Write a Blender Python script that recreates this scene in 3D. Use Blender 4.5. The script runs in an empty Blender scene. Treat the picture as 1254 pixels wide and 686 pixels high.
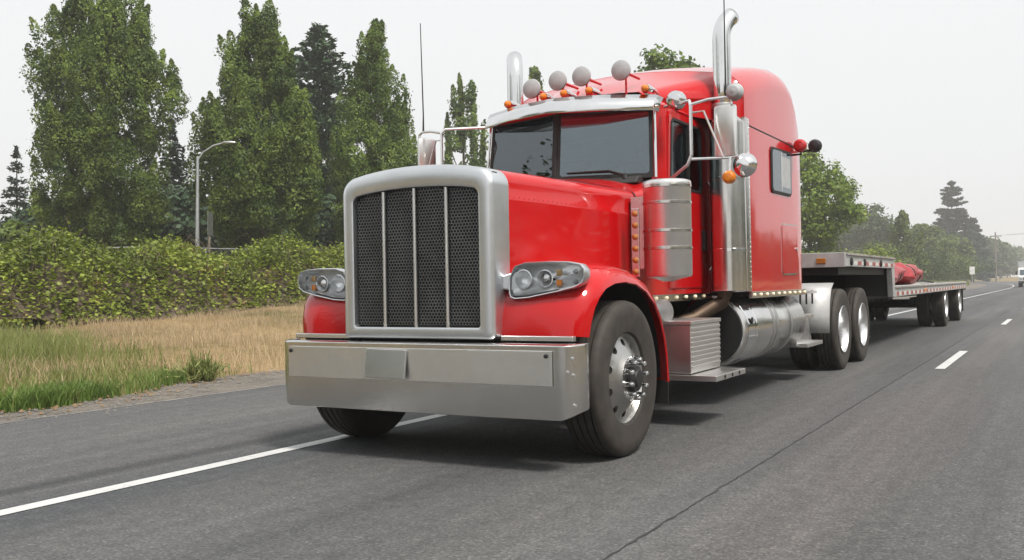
import bpy, math, random
import numpy as np
from mathutils import Vector, Matrix
R = math.radians
sc = bpy.context.scene
col = sc.collection
random.seed(7)

# ------------------------------------------------------------------ camera
cam_d = bpy.data.cameras.new('camera')
cam = bpy.data.objects.new('camera', cam_d)
col.objects.link(cam)
sc.camera = cam
cam_d.sensor_width = 36.0
cam_d.lens = 33.72
cam_d.clip_start = 0.05
cam_d.clip_end = 6000
def set_cam(loc, yaw, pitch, roll):
    cy, sy, cp, sp = math.cos(yaw), math.sin(yaw), math.cos(pitch), math.sin(pitch)
    f = Vector((-sy*cp, cy*cp, sp)); r = Vector((cy, sy, 0)); u = r.cross(f)
    r2 = math.cos(roll)*r + math.sin(roll)*u
    u2 = -math.sin(roll)*r + math.cos(roll)*u
    m = Matrix((r2, u2, -f)).transposed().to_4x4()
    m.translation = Vector(loc)
    cam.matrix_world = m
set_cam((3.6728, -5.8752, 1.1356), 0.5230, 0.00635, -0.0181)

# ------------------------------------------------------------------ sky, sun, exposure
SUN_EL, SUN_AZ = 57, 112          # azimuth clockwise from +Y: the veiled sun stands high to the right
world = bpy.data.worlds.new('World')
sc.world = world
world.use_nodes = True
nt = world.node_tree
for n in list(nt.nodes): nt.nodes.remove(n)
out = nt.nodes.new('ShaderNodeOutputWorld')
bg = nt.nodes.new('ShaderNodeBackground')
sky = nt.nodes.new('ShaderNodeTexSky')
sky.sky_type = 'NISHITA'
sky.sun_disc = False
sky.sun_elevation = R(SUN_EL)
sky.sun_rotation = R(SUN_AZ)
sky.air_density = 1.6
sky.dust_density = 8.0
sky.ozone_density = 1.0
hs = nt.nodes.new('ShaderNodeHueSaturation')
hs.inputs['Saturation'].default_value = 0.12
mix = nt.nodes.new('ShaderNodeMix'); mix.data_type = 'RGBA'
mix.inputs[0].default_value = 0.78              # smoky overcast: the clear sky only just tints an even veil
mix.inputs[7].default_value = (7.85, 8.0, 8.1, 1)
bg.inputs['Strength'].default_value = 0.085
nt.links.new(sky.outputs[0], hs.inputs['Color'])
nt.links.new(hs.outputs[0], mix.inputs[6])
nt.links.new(mix.outputs[2], bg.inputs['Color'])
nt.links.new(bg.outputs[0], out.inputs['Surface'])

sun_d = bpy.data.lights.new('sun', 'SUN')
sun_d.energy = 2.3
sun_d.angle = R(12)
sun_d.color = (1.0, 0.95, 0.87)
sun = bpy.data.objects.new('sun', sun_d)
col.objects.link(sun)
az, el = R(SUN_AZ), R(SUN_EL)
to_sun = Vector((math.sin(az)*math.cos(el), math.cos(az)*math.cos(el), math.sin(el)))
sun.rotation_euler = to_sun.to_track_quat('Z', 'Y').to_euler()
sun.location = (20, -10, 60)

vs = sc.view_settings
vs.view_transform = 'Standard'; vs.look = 'None'; vs.exposure = 0.68; vs.gamma = 1.0
vs.use_curve_mapping = False
sc.cycles.use_denoising = True
sc.cycles.max_bounces = 8
sc.cycles.diffuse_bounces = 3
sc.cycles.glossy_bounces = 4
sc.cycles.transmission_bounces = 4
sc.cycles.transparent_max_bounces = 8
sc.cycles.volume_bounces = 2
sc.cycles.caustics_reflective = False
sc.cycles.caustics_refractive = False

# ------------------------------------------------------------------ materials
def mat(name):
    m = bpy.data.materials.new(name); m.use_nodes = True
    return m, m.node_tree, m.node_tree.nodes['Principled BSDF']
def lnk(t, a, b): t.links.new(a, b)
def noise(t, scale, detail=4, rough=.55, vec=None):
    n = t.nodes.new('ShaderNodeTexNoise'); n.inputs['Scale'].default_value = scale
    n.inputs['Detail'].default_value = detail; n.inputs['Roughness'].default_value = rough
    if vec is not None: lnk(t, vec, n.inputs['Vector'])
    return n
def ramp(t, fac, stops):
    r = t.nodes.new('ShaderNodeValToRGB')
    e = r.color_ramp.elements
    while len(e) < len(stops): e.new(0.5)
    for k, (p, c) in enumerate(stops):
        e[k].position = p; e[k].color = (*c, 1) if len(c) == 3 else c
    lnk(t, fac, r.inputs['Fac'])
    return r
def objco(t):
    return t.nodes.new('ShaderNodeTexCoord').outputs['Object']
def scaled(t, vec, s):
    m = t.nodes.new('ShaderNodeMapping'); m.inputs['Scale'].default_value = s
    lnk(t, vec, m.inputs['Vector']); return m.outputs[0]
def bump(t, h, b, strength, dist=.01):
    n = t.nodes.new('ShaderNodeBump'); n.inputs['Strength'].default_value = strength
    n.inputs['Distance'].default_value = dist
    lnk(t, h, n.inputs['Height']); lnk(t, n.outputs[0], b.inputs['Normal'])

def paint(name, c, rough=.35, coat=1.0, dirt=.12):
    m, t, b = mat(name)
    v = objco(t)
    n = noise(t, 2.3, 6, .6, v)
    d = ramp(t, n.outputs[0], [(.35, c), (.75, tuple(x*(1-dirt)+.10*dirt for x in c))])
    lnk(t, d.outputs[0], b.inputs['Base Color'])
    b.inputs['Roughness'].default_value = rough
    b.inputs['Coat Weight'].default_value = coat
    b.inputs['Coat IOR'].default_value = 1.5
    n2 = noise(t, 5, 5, .6, v)
    r = ramp(t, n2.outputs[0], [(.3, (.03,)*3), (.75, (.12,)*3)])
    lnk(t, r.outputs[0], b.inputs['Coat Roughness'])
    n3 = noise(t, 1.6, 2, .5, v)
    bn = t.nodes.new('ShaderNodeBump'); bn.inputs['Strength'].default_value = .12; bn.inputs['Distance'].default_value = .02
    lnk(t, n3.outputs[0], bn.inputs['Height']); lnk(t, bn.outputs[0], b.inputs['Coat Normal'])
    return m
def metal(name, c, r0, r1, brushed=None, dirt=None):
    m, t, b = mat(name)
    v = objco(t)
    b.inputs['Metallic'].default_value = 1
    n = noise(t, 3.5, 6, .65, v)
    rr = ramp(t, n.outputs[0], [(.3, (r0,)*3), (.75, (r1,)*3)])
    lnk(t, rr.outputs[0], b.inputs['Roughness'])
    n2 = noise(t, 1.7, 5, .6, v)
    dc = dirt or tuple(x*.8 for x in c)
    cc = ramp(t, n2.outputs[0], [(.38, c), (.78, dc)])
    lnk(t, cc.outputs[0], b.inputs['Base Color'])
    if brushed:
        nb = noise(t, 60, 2, .5, scaled(t, v, brushed))
        bump(t, nb.outputs[0], b, .10, .004)
    else:
        nb = noise(t, 2.2, 2, .5, v)
        bump(t, nb.outputs[0], b, .10, .015)
    return m
def plain(name, c, rough=.5, metal_=0, spec=None, coat=0, var=.25, vs_=6):
    m, t, b = mat(name)
    n = noise(t, vs_, 5, .6, objco(t))
    cc = ramp(t, n.outputs[0], [(.3, tuple(x*(1-var) for x in c)), (.7, tuple(min(1, x*(1+var)) for x in c))])
    lnk(t, cc.outputs[0], b.inputs['Base Color'])
    b.inputs['Roughness'].default_value = rough
    b.inputs['Metallic'].default_value = metal_
    b.inputs['Coat Weight'].default_value = coat
    if spec is not None: b.inputs['Specular IOR Level'].default_value = spec
    return m

M = {}
M['red'] = paint('red_paint', (.52, .0, .002), .4)
M['red'].node_tree.nodes['Principled BSDF'].inputs['Specular IOR Level'].default_value = .04
M['red_sleeper'] = paint('red_paint_sleeper', (.52, .0, .002), .4)
M['red_sleeper'].node_tree.nodes['Principled BSDF'].inputs['Specular IOR Level'].default_value = .04
M['red_sleeper'].node_tree.nodes['Principled BSDF'].inputs['Coat IOR'].default_value = 1.75  # same red; stronger coat puts the grazing-angle sky sheen into the material
M['silver'] = metal('silver_satin', (.74, .76, .78), .30, .42)
M['chrome'] = metal('chrome', (.80, .80, .80), .05, .14)
M['steel'] = metal('polished_steel', (.68, .67, .65), .12, .26, (.15, 1, 6))
M['alu'] = metal('aluminium', (.80, .80, .80), .22, .36)
M['alu_dull'] = metal('dull_aluminium', (.52, .52, .52), .38, .55, None, (.33, .32, .30))
M['tankmetal'] = metal('tank_aluminium', (.74, .73, .71), .16, .30, (1, .1, 1))
M['black'] = plain('black_steel', (.016, .016, .017), .55)
M['blackplastic'] = plain('black_plastic', (.02, .02, .021), .42)
M['mesh'] = plain('grille_mesh', (.20, .21, .22), .40, .85)
M['glass'] = plain('dark_glass', (.012, .020, .028), .02, 0, None, 0, .1)
M['glass'].node_tree.nodes['Principled BSDF'].inputs['IOR'].default_value = 2.5
M['glass'].node_tree.nodes['Principled BSDF'].inputs['Specular Tint'].default_value = (.80, .93, 1, 1)
M['plate'] = metal('plate_steel', (.84, .835, .82), .28, .42, (.15, 1, 6))
def cab_glass():
    m = bpy.data.materials.new('cab_glass'); m.use_nodes = True
    t = m.node_tree; t.nodes.remove(t.nodes['Principled BSDF'])
    tr = t.nodes.new('ShaderNodeBsdfTransparent'); tr.inputs[0].default_value = (.62, .68, .70, 1)
    gl = t.nodes.new('ShaderNodeBsdfGlossy'); gl.inputs['Roughness'].default_value = .015; gl.inputs['Color'].default_value = (.84, .94, 1, 1)
    mx = t.nodes.new('ShaderNodeMixShader'); fr = t.nodes.new('ShaderNodeFresnel'); fr.inputs[0].default_value = 2.2
    n = noise(t, 1.2, 3, .5, objco(t)); bn = t.nodes.new('ShaderNodeBump'); bn.inputs['Strength'].default_value = .08; bn.inputs['Distance'].default_value = .02
    lnk(t, n.outputs[0], bn.inputs['Height']); lnk(t, bn.outputs[0], gl.inputs['Normal'])
    lnk(t, fr.outputs[0], mx.inputs[0]); lnk(t, tr.outputs[0], mx.inputs[1]); lnk(t, gl.outputs[0], mx.inputs[2])
    lnk(t, mx.outputs[0], t.nodes['Material Output'].inputs['Surface'])
    return m
M['cabglass'] = cab_glass()
M['trim_dark'] = plain('cab_trim', (.030, .029, .028), .7)
M['seat'] = plain('seat_fabric', (.060, .056, .052), .85)
M['seal'] = plain('rubber_seal', (.012, .012, .012), .6)
M['amber_pale'] = plain('pale_amber_lens', (.70, .45, .20), .2, 0, None, .5, .1, 30)
M['amber_dull'] = plain('dim_amber_lens', (.42, .15, .03), .25, 0, None, .5, .2, 30)
M['amber'] = plain('amber_lens', (.75, .22, .015), .18, 0, None, .6, .12, 30)
M['redlens'] = plain('red_lens', (.45, .01, .012), .2, 0, None, .5, .12, 30)
M['bulb'] = plain('clear_bulb', (.85, .80, .66), .12, 0, None, .5, .1, 30)
M['bulb'].node_tree.nodes['Principled BSDF'].inputs['Emission Color'].default_value = (1, .78, .45, 1)
M['bulb'].node_tree.nodes['Principled BSDF'].inputs['Emission Strength'].default_value = .35
M['horn_grey'] = plain('grey_cover', (.40, .41, .42), .6, 0, None, 0, .12, 12)
M['headlamp'] = plain('bright_reflector', (.93, .95, .97), .20, .35, None, .6, .05, 20)
M['alu_wheel'] = metal('wheel_aluminium', (.52, .52, .51), .26, .40, None, (.36, .34, .31))
M['pipe'] = metal('heat_stained_pipe', (.11, .08, .06), .5, .7)
M['rail'] = plain('trailer_rail_grey', (.46, .46, .455), .45, .35, None, 0, .2, 4)
M['step'] = metal('tread_plate', (.78, .76, .74), .30, .45)
M['whitepaint'] = plain('white_paint', (.72, .72, .71), .4)
M['tarp'] = plain('red_tarp', (.34, .015, .02), .45, 0, None, .15, .3, 9)
M['galv'] = metal('galvanised', (.55, .57, .58), .4, .55)
M['wood'] = plain('weathered_wood', (.20, .17, .14), .8, 0, None, 0, .3, 3)
M['deck'] = plain('deck_boards', (.30, .28, .26), .7, 0, None, 0, .3, 5)
M['blue'] = plain('dark_blue', (.03, .05, .09), .5)
def rubber():
    m, t, b = mat('tyre_rubber')
    v = objco(t)
    n = noise(t, 7, 6, .65, v)
    c = ramp(t, n.outputs[0], [(.3, (.022, .020, .018)), (.72, (.058, .048, .039))])
    lnk(t, c.outputs[0], b.inputs['Base Color'])
    b.inputs['Roughness'].default_value = .72
    n2 = noise(t, 90, 3, .6, v); bump(t, n2.outputs[0], b, .25, .003)
    return m
M['rubber'] = rubber()
def cover_glass():
    m = bpy.data.materials.new('clear_lens'); m.use_nodes = True
    t = m.node_tree; t.nodes.remove(t.nodes['Principled BSDF'])
    tr = t.nodes.new('ShaderNodeBsdfTransparent'); tr.inputs[0].default_value = (.98, .99, 1, 1)
    gl = t.nodes.new('ShaderNodeBsdfGlossy'); gl.inputs['Roughness'].default_value = .03
    mx = t.nodes.new('ShaderNodeMixShader'); fr = t.nodes.new('ShaderNodeFresnel'); fr.inputs[0].default_value = 1.28
    lnk(t, fr.outputs[0], mx.inputs[0]); lnk(t, tr.outputs[0], mx.inputs[1]); lnk(t, gl.outputs[0], mx.inputs[2])
    lnk(t, mx.outputs[0], t.nodes['Material Output'].inputs['Surface'])
    return m
M['lens'] = cover_glass()
def tape():
    m, t, b = mat('reflective_tape')
    v = objco(t)
    s = t.nodes.new('ShaderNodeSeparateXYZ'); lnk(t, v, s.inputs[0])
    w = t.nodes.new('ShaderNodeMath'); w.operation = 'FRACT'
    q = t.nodes.new('ShaderNodeMath'); q.operation = 'MULTIPLY'; q.inputs[1].default_value = 1/.56
    lnk(t, s.outputs[1], q.inputs[0]); lnk(t, q.outputs[0], w.inputs[0])
    r = ramp(t, w.outputs[0], [(0, (.62, .62, .60)), (.5, (.32, .07, .06))]); r.color_ramp.interpolation = 'CONSTANT'
    lnk(t, r.outputs[0], b.inputs['Base Color']); b.inputs['Roughness'].default_value = .35
    return m
M['tape'] = tape()

# foliage: colour differs from leaf to leaf and in broad patches
def leafmat(name, dark, light, odd=None, transl=.35, patch=.5, var=.55, amp=1.3):
    m = bpy.data.materials.new(name); m.use_nodes = True
    t = m.node_tree; b = t.nodes['Principled BSDF']
    g = t.nodes.new('ShaderNodeNewGeometry')
    n = noise(t, patch, 4, .6, objco(t))
    a = t.nodes.new('ShaderNodeMath'); a.operation = 'MULTIPLY_ADD'; a.inputs[1].default_value = var
    lnk(t, g.outputs['Random Per Island'], a.inputs[0])
    a2 = t.nodes.new('ShaderNodeMath'); a2.operation = 'MULTIPLY_ADD'; a2.inputs[1].default_value = amp; a2.inputs[2].default_value = .20-.5*amp
    lnk(t, n.outputs[0], a2.inputs[0]); lnk(t, a2.outputs[0], a.inputs[2])
    stops = [(.10, dark), (.85, light)]
    if odd: stops = [(.05, dark), (.72, light), (.97, odd)]
    c = ramp(t, a.outputs[0], stops)
    lnk(t, c.outputs[0], b.inputs['Base Color'])
    b.inputs['Roughness'].default_value = .5
    b.inputs['Specular IOR Level'].default_value = .3
    tl = t.nodes.new('ShaderNodeBsdfTranslucent')
    lnk(t, c.outputs[0], tl.inputs[0])
    mx = t.nodes.new('ShaderNodeMixShader'); mx.inputs[0].default_value = transl
    lnk(t, b.outputs[0], mx.inputs[1]); lnk(t, tl.outputs[0], mx.inputs[2])
    lnk(t, mx.outputs[0], t.nodes['Material Output'].inputs['Surface'])
    return m
M['leaf_a'] = leafmat('leaf_hornbeam', (.050, .090, .014), (.30, .40, .08), None, .42, .85, .24, 2.3)  # wide patch contrast paints lit and shaded plumes into the leaf colour
M['leaf_b'] = leafmat('leaf_poplar', (.060, .108, .018), (.31, .415, .09), None, .42, .9, .24, 2.1)  # crown highlights put into the colour patches here as well
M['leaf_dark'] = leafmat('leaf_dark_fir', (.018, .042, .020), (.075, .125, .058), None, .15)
M['leaf_spruce'] = leafmat('leaf_spruce', (.020, .036, .028), (.065, .095, .070), None, .15)
M['leaf_maple'] = leafmat('leaf_maple', (.060, .110, .014), (.23, .32, .04), (.36, .38, .05))
M['leaf_far'] = leafmat('leaf_far', (.040, .075, .014), (.15, .195, .04), (.24, .22, .06))
M['leaf_farg'] = leafmat('leaf_far_grey', (.032, .058, .020), (.10, .145, .045))
M['leaf_bramble'] = leafmat('leaf_bramble', (.070, .098, .016), (.32, .39, .06), (.29, .17, .075), .3, .45, .5, 1.9)
M['bark'] = plain('bark', (.10, .082, .062), .85, 0, None, 0, .35, 3)
M['twig'] = plain('bramble_twigs', (.085, .062, .042), .9, 0, None, 0, .4, 3)
M['grass_dry'] = leafmat('grass_dry', (.34, .255, .15), (.56, .44, .28), None, .3, .35)
M['grass_lush'] = leafmat('grass_lush', (.075, .130, .025), (.19, .28, .065), (.40, .34, .16), .3, 1.6)
M['grass_green'] = leafmat('grass_green', (.115, .150, .040), (.27, .30, .095), (.50, .41, .22), .3, .7)

# ------------------------------------------------------------------ mesh helpers
class MB:
    def __init__(s): s.v = []; s.f = []
    def add(s, vs_, fs_):
        o = len(s.v); s.v += [tuple(p) for p in vs_]; s.f += [tuple(i+o for i in f) for f in fs_]; return s
    def box(s, x0, x1, y0, y1, z0, z1):
        return s.add([(x0,y0,z0),(x1,y0,z0),(x1,y1,z0),(x0,y1,z0),(x0,y0,z1),(x1,y0,z1),(x1,y1,z1),(x0,y1,z1)],
              [(0,3,2,1),(4,5,6,7),(0,1,5,4),(1,2,6,5),(2,3,7,6),(3,0,4,7)])
    def loft(s, secs, closed=True, cap=True):
        n = len(secs[0]); vs_ = [p for q in secs for p in q]; fs_ = []
        for i in range(len(secs)-1):
            for j in range(n if closed else n-1):
                k = (j+1) % n
                fs_.append((i*n+j, i*n+k, (i+1)*n+k, (i+1)*n+j))
        if cap:
            fs_.append(tuple(range(n-1, -1, -1))); fs_.append(tuple((len(secs)-1)*n+j for j in range(n)))
        return s.add(vs_, fs_)
    def tube(s, pts, r, n=10, cap=True):
        pts = [Vector(p) for p in pts]; rs = r if isinstance(r, (list, tuple)) else [r]*len(pts)
        secs = []; up = None
        for i, p in enumerate(pts):
            d = (pts[min(i+1, len(pts)-1)]-pts[max(i-1, 0)]).normalized()
            if up is None: up = d.orthogonal().normalized()
            up = (up - d*up.dot(d)).normalized(); b = d.cross(up)
            secs.append([p + up*(math.cos(2*math.pi*k/n)*rs[i]) + b*(math.sin(2*math.pi*k/n)*rs[i]) for k in range(n)])
        return s.loft(secs, True, cap)
    def lathe(s, prof, c=(0,0,0), ax='z', n=32, cap=False):
        # prof: (radius, height along the axis)
        secs = []
        for r, h in prof:
            q = []
            for k in range(n):
                a = 2*math.pi*k/n; u, w = math.cos(a)*r, math.sin(a)*r
                q.append({'x': (c[0]+h, c[1]+u, c[2]+w), 'y': (c[0]+w, c[1]+h, c[2]+u), 'z': (c[0]+u, c[1]+w, c[2]+h)}[ax])
            secs.append(q)
        return s.loft(secs, True, cap)
    def prism(s, poly, ax, a, b):
        def P(p, h): return {'x': (h, p[0], p[1]), 'y': (p[0], h, p[1]), 'z': (p[0], p[1], h)}[ax]
        return s.loft([[P(p, a) for p in poly], [P(p, b) for p in poly]])
    def build(s, name, m, parent=None, loc=None, rot=None, bevel=0, seg=2, ang=32, smooth=True, solid=0):
        me = bpy.data.meshes.new(name)
        me.from_pydata(s.v, [], s.f); me.update()
        import bmesh
        bm = bmesh.new(); bm.from_mesh(me)
        bmesh.ops.recalc_face_normals(bm, faces=bm.faces); bm.to_mesh(me); bm.free()
        if smooth:
            me.shade_smooth(); me.set_sharp_from_angle(angle=R(ang))
        me.materials.append(M[m] if isinstance(m, str) else m)
        o = bpy.data.objects.new(name, me); col.objects.link(o)
        if parent: o.parent = parent
        if loc: o.location = loc
        if rot: o.rotation_euler = rot
        if solid:
            q = o.modifiers.new('thick', 'SOLIDIFY'); q.thickness = solid; q.offset = -1
        if bevel:
            q = o.modifiers.new('bevel', 'BEVEL'); q.width = bevel; q.segments = seg
            q.limit_method = 'ANGLE'; q.angle_limit = R(30); q.harden_normals = True
        return o
def empty(name, loc=(0,0,0), parent=None):
    o = bpy.data.objects.new(name, None); col.objects.link(o); o.location = loc
    o.empty_display_size = .2
    if parent: o.parent = parent
    return o
def tag(o, label=None, cat=None, group=None, kind=None):
    if label: o['label'] = label
    if cat: o['category'] = cat
    if group: o['group'] = group
    if kind: o['kind'] = kind
    return o
def share(src, name, parent=None, loc=None, rot=None):
    o = bpy.data.objects.new(name, src.data); col.objects.link(o)
    for md in src.modifiers:
        q = o.modifiers.new(md.name, md.type)
        for a in ('width', 'segments', 'limit_method', 'angle_limit', 'harden_normals', 'thickness', 'offset'):
            if hasattr(md, a): setattr(q, a, getattr(md, a))
    if parent: o.parent = parent
    if loc: o.location = loc
    if rot: o.rotation_euler = rot
    return o
def npmesh(name, V, F, m, parent=None, smooth=False):
    # V (n,3), F (k,3|4) numpy
    me = bpy.data.meshes.new(name)
    V = np.asarray(V, np.float32); F = np.asarray(F, np.int32); k = F.shape[1]
    me.vertices.add(len(V)); me.vertices.foreach_set('co', V.ravel())
    me.loops.add(F.size); me.loops.foreach_set('vertex_index', F.ravel())
    me.polygons.add(len(F)); me.polygons.foreach_set('loop_start', np.arange(0, F.size, k, dtype=np.int32))
    if smooth: me.polygons.foreach_set('use_smooth', np.ones(len(F), bool))
    me.update(calc_edges=True)
    me.materials.append(M[m])
    o = bpy.data.objects.new(name, me); col.objects.link(o)
    if parent: o.parent = parent
    return o
# ------------------------------------------------------------------ the ground and the road
def shift(y):                                     # the highway bends gently to the left far off
    y = np.asarray(y, float)
    return -1.8*np.square(np.maximum(y-90, 0)/60)
def sstep(a, b, t):
    t = np.clip((np.asarray(t, float)-a)/(b-a), 0, 1); return t*t*(3-2*t)
def road_edge(y):                                 # edge of the sound asphalt
    y = np.asarray(y, float)
    return -4.55 + shift(y) + .035*np.sin(y*1.3) + .02*np.sin(y*5.3+1)
def road_left(y):                                 # where the grass begins, past a strip of grit
    y = np.asarray(y, float)
    return -5.25 - .20*np.clip(y, -2, 8) + shift(y) + .12*np.sin(y*1.7) + .08*np.sin(y*4.3+1)
def terrain(x, y):
    x = np.asarray(x, float); y = np.asarray(y, float)
    d = road_left(y) - x                          # metres into the verge
    z = .62*sstep(1.0, 16, d)*sstep(3, 26, y) + .12*sstep(.2, 5, d)
    z = z + sstep(.4, 3, d)*(.06*np.sin(x*.9+1)*np.sin(y*.7) + .03*np.sin(x*2.3)*np.sin(y*1.9+2))
    z = z + sstep(25, 160, d)*1.0
    dr = x - (9.6 + shift(y))
    z = z + .1*sstep(.2, 6, dr) + sstep(10, 60, dr)*1.2
    return z - .03
xs = np.concatenate([np.linspace(-900, -60, 22), np.linspace(-56, -4, 120), np.linspace(-3.5, 10, 10), np.linspace(11, 60, 30), np.linspace(80, 700, 14)])
ys = np.concatenate([np.linspace(-300, -20, 12), np.linspace(-14, 60, 150), np.linspace(62, 240, 90), np.linspace(260, 1500, 24)])
gx, gy = np.meshgrid(xs, ys)
gz = terrain(gx, gy)
nx, ny = len(xs), len(ys)
idx = np.arange(nx*ny).reshape(ny, nx)
F = np.stack([idx[:-1,:-1], idx[:-1,1:], idx[1:,1:], idx[1:,:-1]], -1).reshape(-1, 4)
def groundmat():
    m, t, b = mat('verge_earth')
    v = objco(t)
    n = noise(t, .35, 6, .6, v); n2 = noise(t, 9, 6, .7, v)
    c = ramp(t, n.outputs[0], [(.35, (.10, .115, .035)), (.5, (.30, .22, .115)), (.68, (.38, .28, .16))])
    c2 = ramp(t, n2.outputs[0], [(.3, (.5, .5, .5)), (.7, (1.15, 1.1, 1.05))])
    mx = t.nodes.new('ShaderNodeMix'); mx.data_type = 'RGBA'; mx.blend_type = 'MULTIPLY'; mx.inputs[0].default_value = 1
    lnk(t, c.outputs[0], mx.inputs[6]); lnk(t, c2.outputs[0], mx.inputs[7])
    lnk(t, mx.outputs[2], b.inputs['Base Color']); b.inputs['Roughness'].default_value = .95
    b.inputs['Specular IOR Level'].default_value = .1
    bump(t, n2.outputs[0], b, .6, .05)
    return m
M['ground'] = groundmat()
g = npmesh('ground', np.stack([gx, gy, gz], -1).reshape(-1, 3), F, 'ground', smooth=True)
tag(g, 'dry grassy ground beside the highway', None, None, 'structure')

def roadmat():
    m, t, b = mat('asphalt')
    v = objco(t)
    s = t.nodes.new('ShaderNodeSeparateXYZ'); lnk(t, v, s.inputs[0])
    fine = noise(t, 55, 5, .8, v); mid = noise(t, 9, 6, .75, v); big = noise(t, .8, 5, .6, scaled(t, v, (1, .12, 1)))
    vor = t.nodes.new('ShaderNodeTexVoronoi'); vor.inputs['Scale'].default_value = 60; lnk(t, v, vor.inputs['Vector'])
    base = ramp(t, big.outputs[0], [(.3, (.072, .074, .077)), (.7, (.112, .113, .115))])
    # wear across the lane: pale wheel paths, oily middle, soot streak beside the edge line, older shoulder
    wob = noise(t, .25, 3, .6, v)
    add = t.nodes.new('ShaderNodeMath'); add.operation = 'MULTIPLY_ADD'; add.inputs[1].default_value = .22
    lnk(t, wob.outputs[0], add.inputs[0]); lnk(t, s.outputs[0], add.inputs[2])
    mr = t.nodes.new('ShaderNodeMapRange'); mr.inputs[1].default_value = -6; mr.inputs[2].default_value = 10
    lnk(t, add.outputs[0], mr.inputs[0])
    def px(x): return (x + .11 + 6)/16
    prof = ramp(t, mr.outputs[0], [(0, (1.02, 1.0, .98)), (px(-1.78), (1.05, 1.03, 1.01)), (px(-1.64), (.50, .50, .52)), (px(-1.50), (.95, .95, .95)),
        (px(-1.0), (.74, .77, .81)), (px(-.3), (1.02, 1.0, .98)), (px(.5), (.78, .79, .80)), (px(1.4), (1.08, 1.05, 1.02)),
        (px(1.95), (.92, .92, .92)), (px(2.6), (1.12, 1.07, 1.02)), (px(3.4), (.95, .95, .95)), (px(4.5), (1.05, 1.03, 1.0))])
    m1 = t.nodes.new('ShaderNodeMix'); m1.data_type = 'RGBA'; m1.blend_type = 'MULTIPLY'; m1.inputs[0].default_value = 1
    lnk(t, base.outputs[0], m1.inputs[6]); lnk(t, prof.outputs[0], m1.inputs[7])
    gr = ramp(t, fine.outputs[0], [(.32, (.45, .45, .46)), (.5, (.95, .95, .95)), (.68, (1.75, 1.72, 1.68))])
    m2 = t.nodes.new('ShaderNodeMix'); m2.data_type = 'RGBA'; m2.blend_type = 'MULTIPLY'; m2.inputs[0].default_value = .85
    lnk(t, m1.outputs[2], m2.inputs[6]); lnk(t, gr.outputs[0], m2.inputs[7])
    gm = ramp(t, mid.outputs[0], [(.3, (.70, .70, .71)), (.7, (1.26, 1.25, 1.23))])
    m3 = t.nodes.new('ShaderNodeMix'); m3.data_type = 'RGBA'; m3.blend_type = 'MULTIPLY'; m3.inputs[0].default_value = .8
    lnk(t, m2.outputs[2], m3.inputs[6]); lnk(t, gm.outputs[0], m3.inputs[7])
    vc = t.nodes.new('ShaderNodeTexVoronoi'); vc.inputs['Scale'].default_value = 95; lnk(t, v, vc.inputs['Vector'])
    sv = t.nodes.new('ShaderNodeSeparateColor'); lnk(t, vc.outputs['Color'], sv.inputs[0])
    stn = ramp(t, sv.outputs[0], [(.0, (.62, .62, .63)), (.3, (.95, .95, .95)), (.82, (1.05, 1.05, 1.05)), (.95, (2.0, 1.95, 1.88))])
    m4 = t.nodes.new('ShaderNodeMix'); m4.data_type = 'RGBA'; m4.blend_type = 'MULTIPLY'; m4.inputs[0].default_value = .5
    lnk(t, m3.outputs[2], m4.inputs[6]); lnk(t, stn.outputs[0], m4.inputs[7])
    stk = noise(t, 1.0, 6, .7, scaled(t, v, (5, .10, 1)))
    sk = ramp(t, stk.outputs[0], [(.3, (.80, .80, .81)), (.7, (1.16, 1.15, 1.14))])
    m5 = t.nodes.new('ShaderNodeMix'); m5.data_type = 'RGBA'; m5.blend_type = 'MULTIPLY'; m5.inputs[0].default_value = .9
    lnk(t, m4.outputs[2], m5.inputs[6]); lnk(t, sk.outputs[0], m5.inputs[7])
    lnk(t, m5.outputs[2], b.inputs['Base Color'])
    b.inputs['Roughness'].default_value = .78
    b.inputs['Specular IOR Level'].default_value = .35
    bump(t, vor.outputs['Distance'], b, .55, .006)
    return m
M['road'] = roadmat()
yy = np.concatenate([np.linspace(-60, -8, 20), np.arange(-7.8, 40, .2), np.linspace(40, 260, 110), np.linspace(265, 900, 60)])
tx = np.linspace(0, 1, 5)
L = road_edge(yy); Rr = 9.6 + shift(yy)
P = np.stack([L[:, None]*(1-tx)+Rr[:, None]*tx, np.repeat(yy[:, None], 5, 1), np.zeros((len(yy), 5))], -1)
ii = np.arange(P.shape[0]*5).reshape(-1, 5)
F = np.stack([ii[:-1,:-1], ii[:-1,1:], ii[1:,1:], ii[1:,:-1]], -1).reshape(-1, 4)
tag(npmesh('road', P.reshape(-1, 3), F, 'road'), 'grey worn asphalt highway', None, None, 'structure')
def gritmat():
    m, t, b = mat('shoulder_grit'); v = objco(t)
    n = noise(t, 40, 6, .75, v); n2 = noise(t, 3, 5, .65, v)
    c = ramp(t, n2.outputs[0], [(.3, (.105, .100, .094)), (.62, (.20, .175, .145)), (.8, (.28, .22, .15))])
    c2 = ramp(t, n.outputs[0], [(.3, (.5, .5, .5)), (.7, (1.35, 1.33, 1.3))])
    mx = t.nodes.new('ShaderNodeMix'); mx.data_type = 'RGBA'; mx.blend_type = 'MULTIPLY'; mx.inputs[0].default_value = 1
    lnk(t, c.outputs[0], mx.inputs[6]); lnk(t, c2.outputs[0], mx.inputs[7]); lnk(t, mx.outputs[2], b.inputs['Base Color'])
    b.inputs['Roughness'].default_value = .95; bump(t, n.outputs[0], b, .8, .015)
    return m
M['grit'] = gritmat()
tx2 = np.linspace(0, 1, 4); L2 = road_left(yy)-.25; R2 = road_edge(yy)+.02
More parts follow.
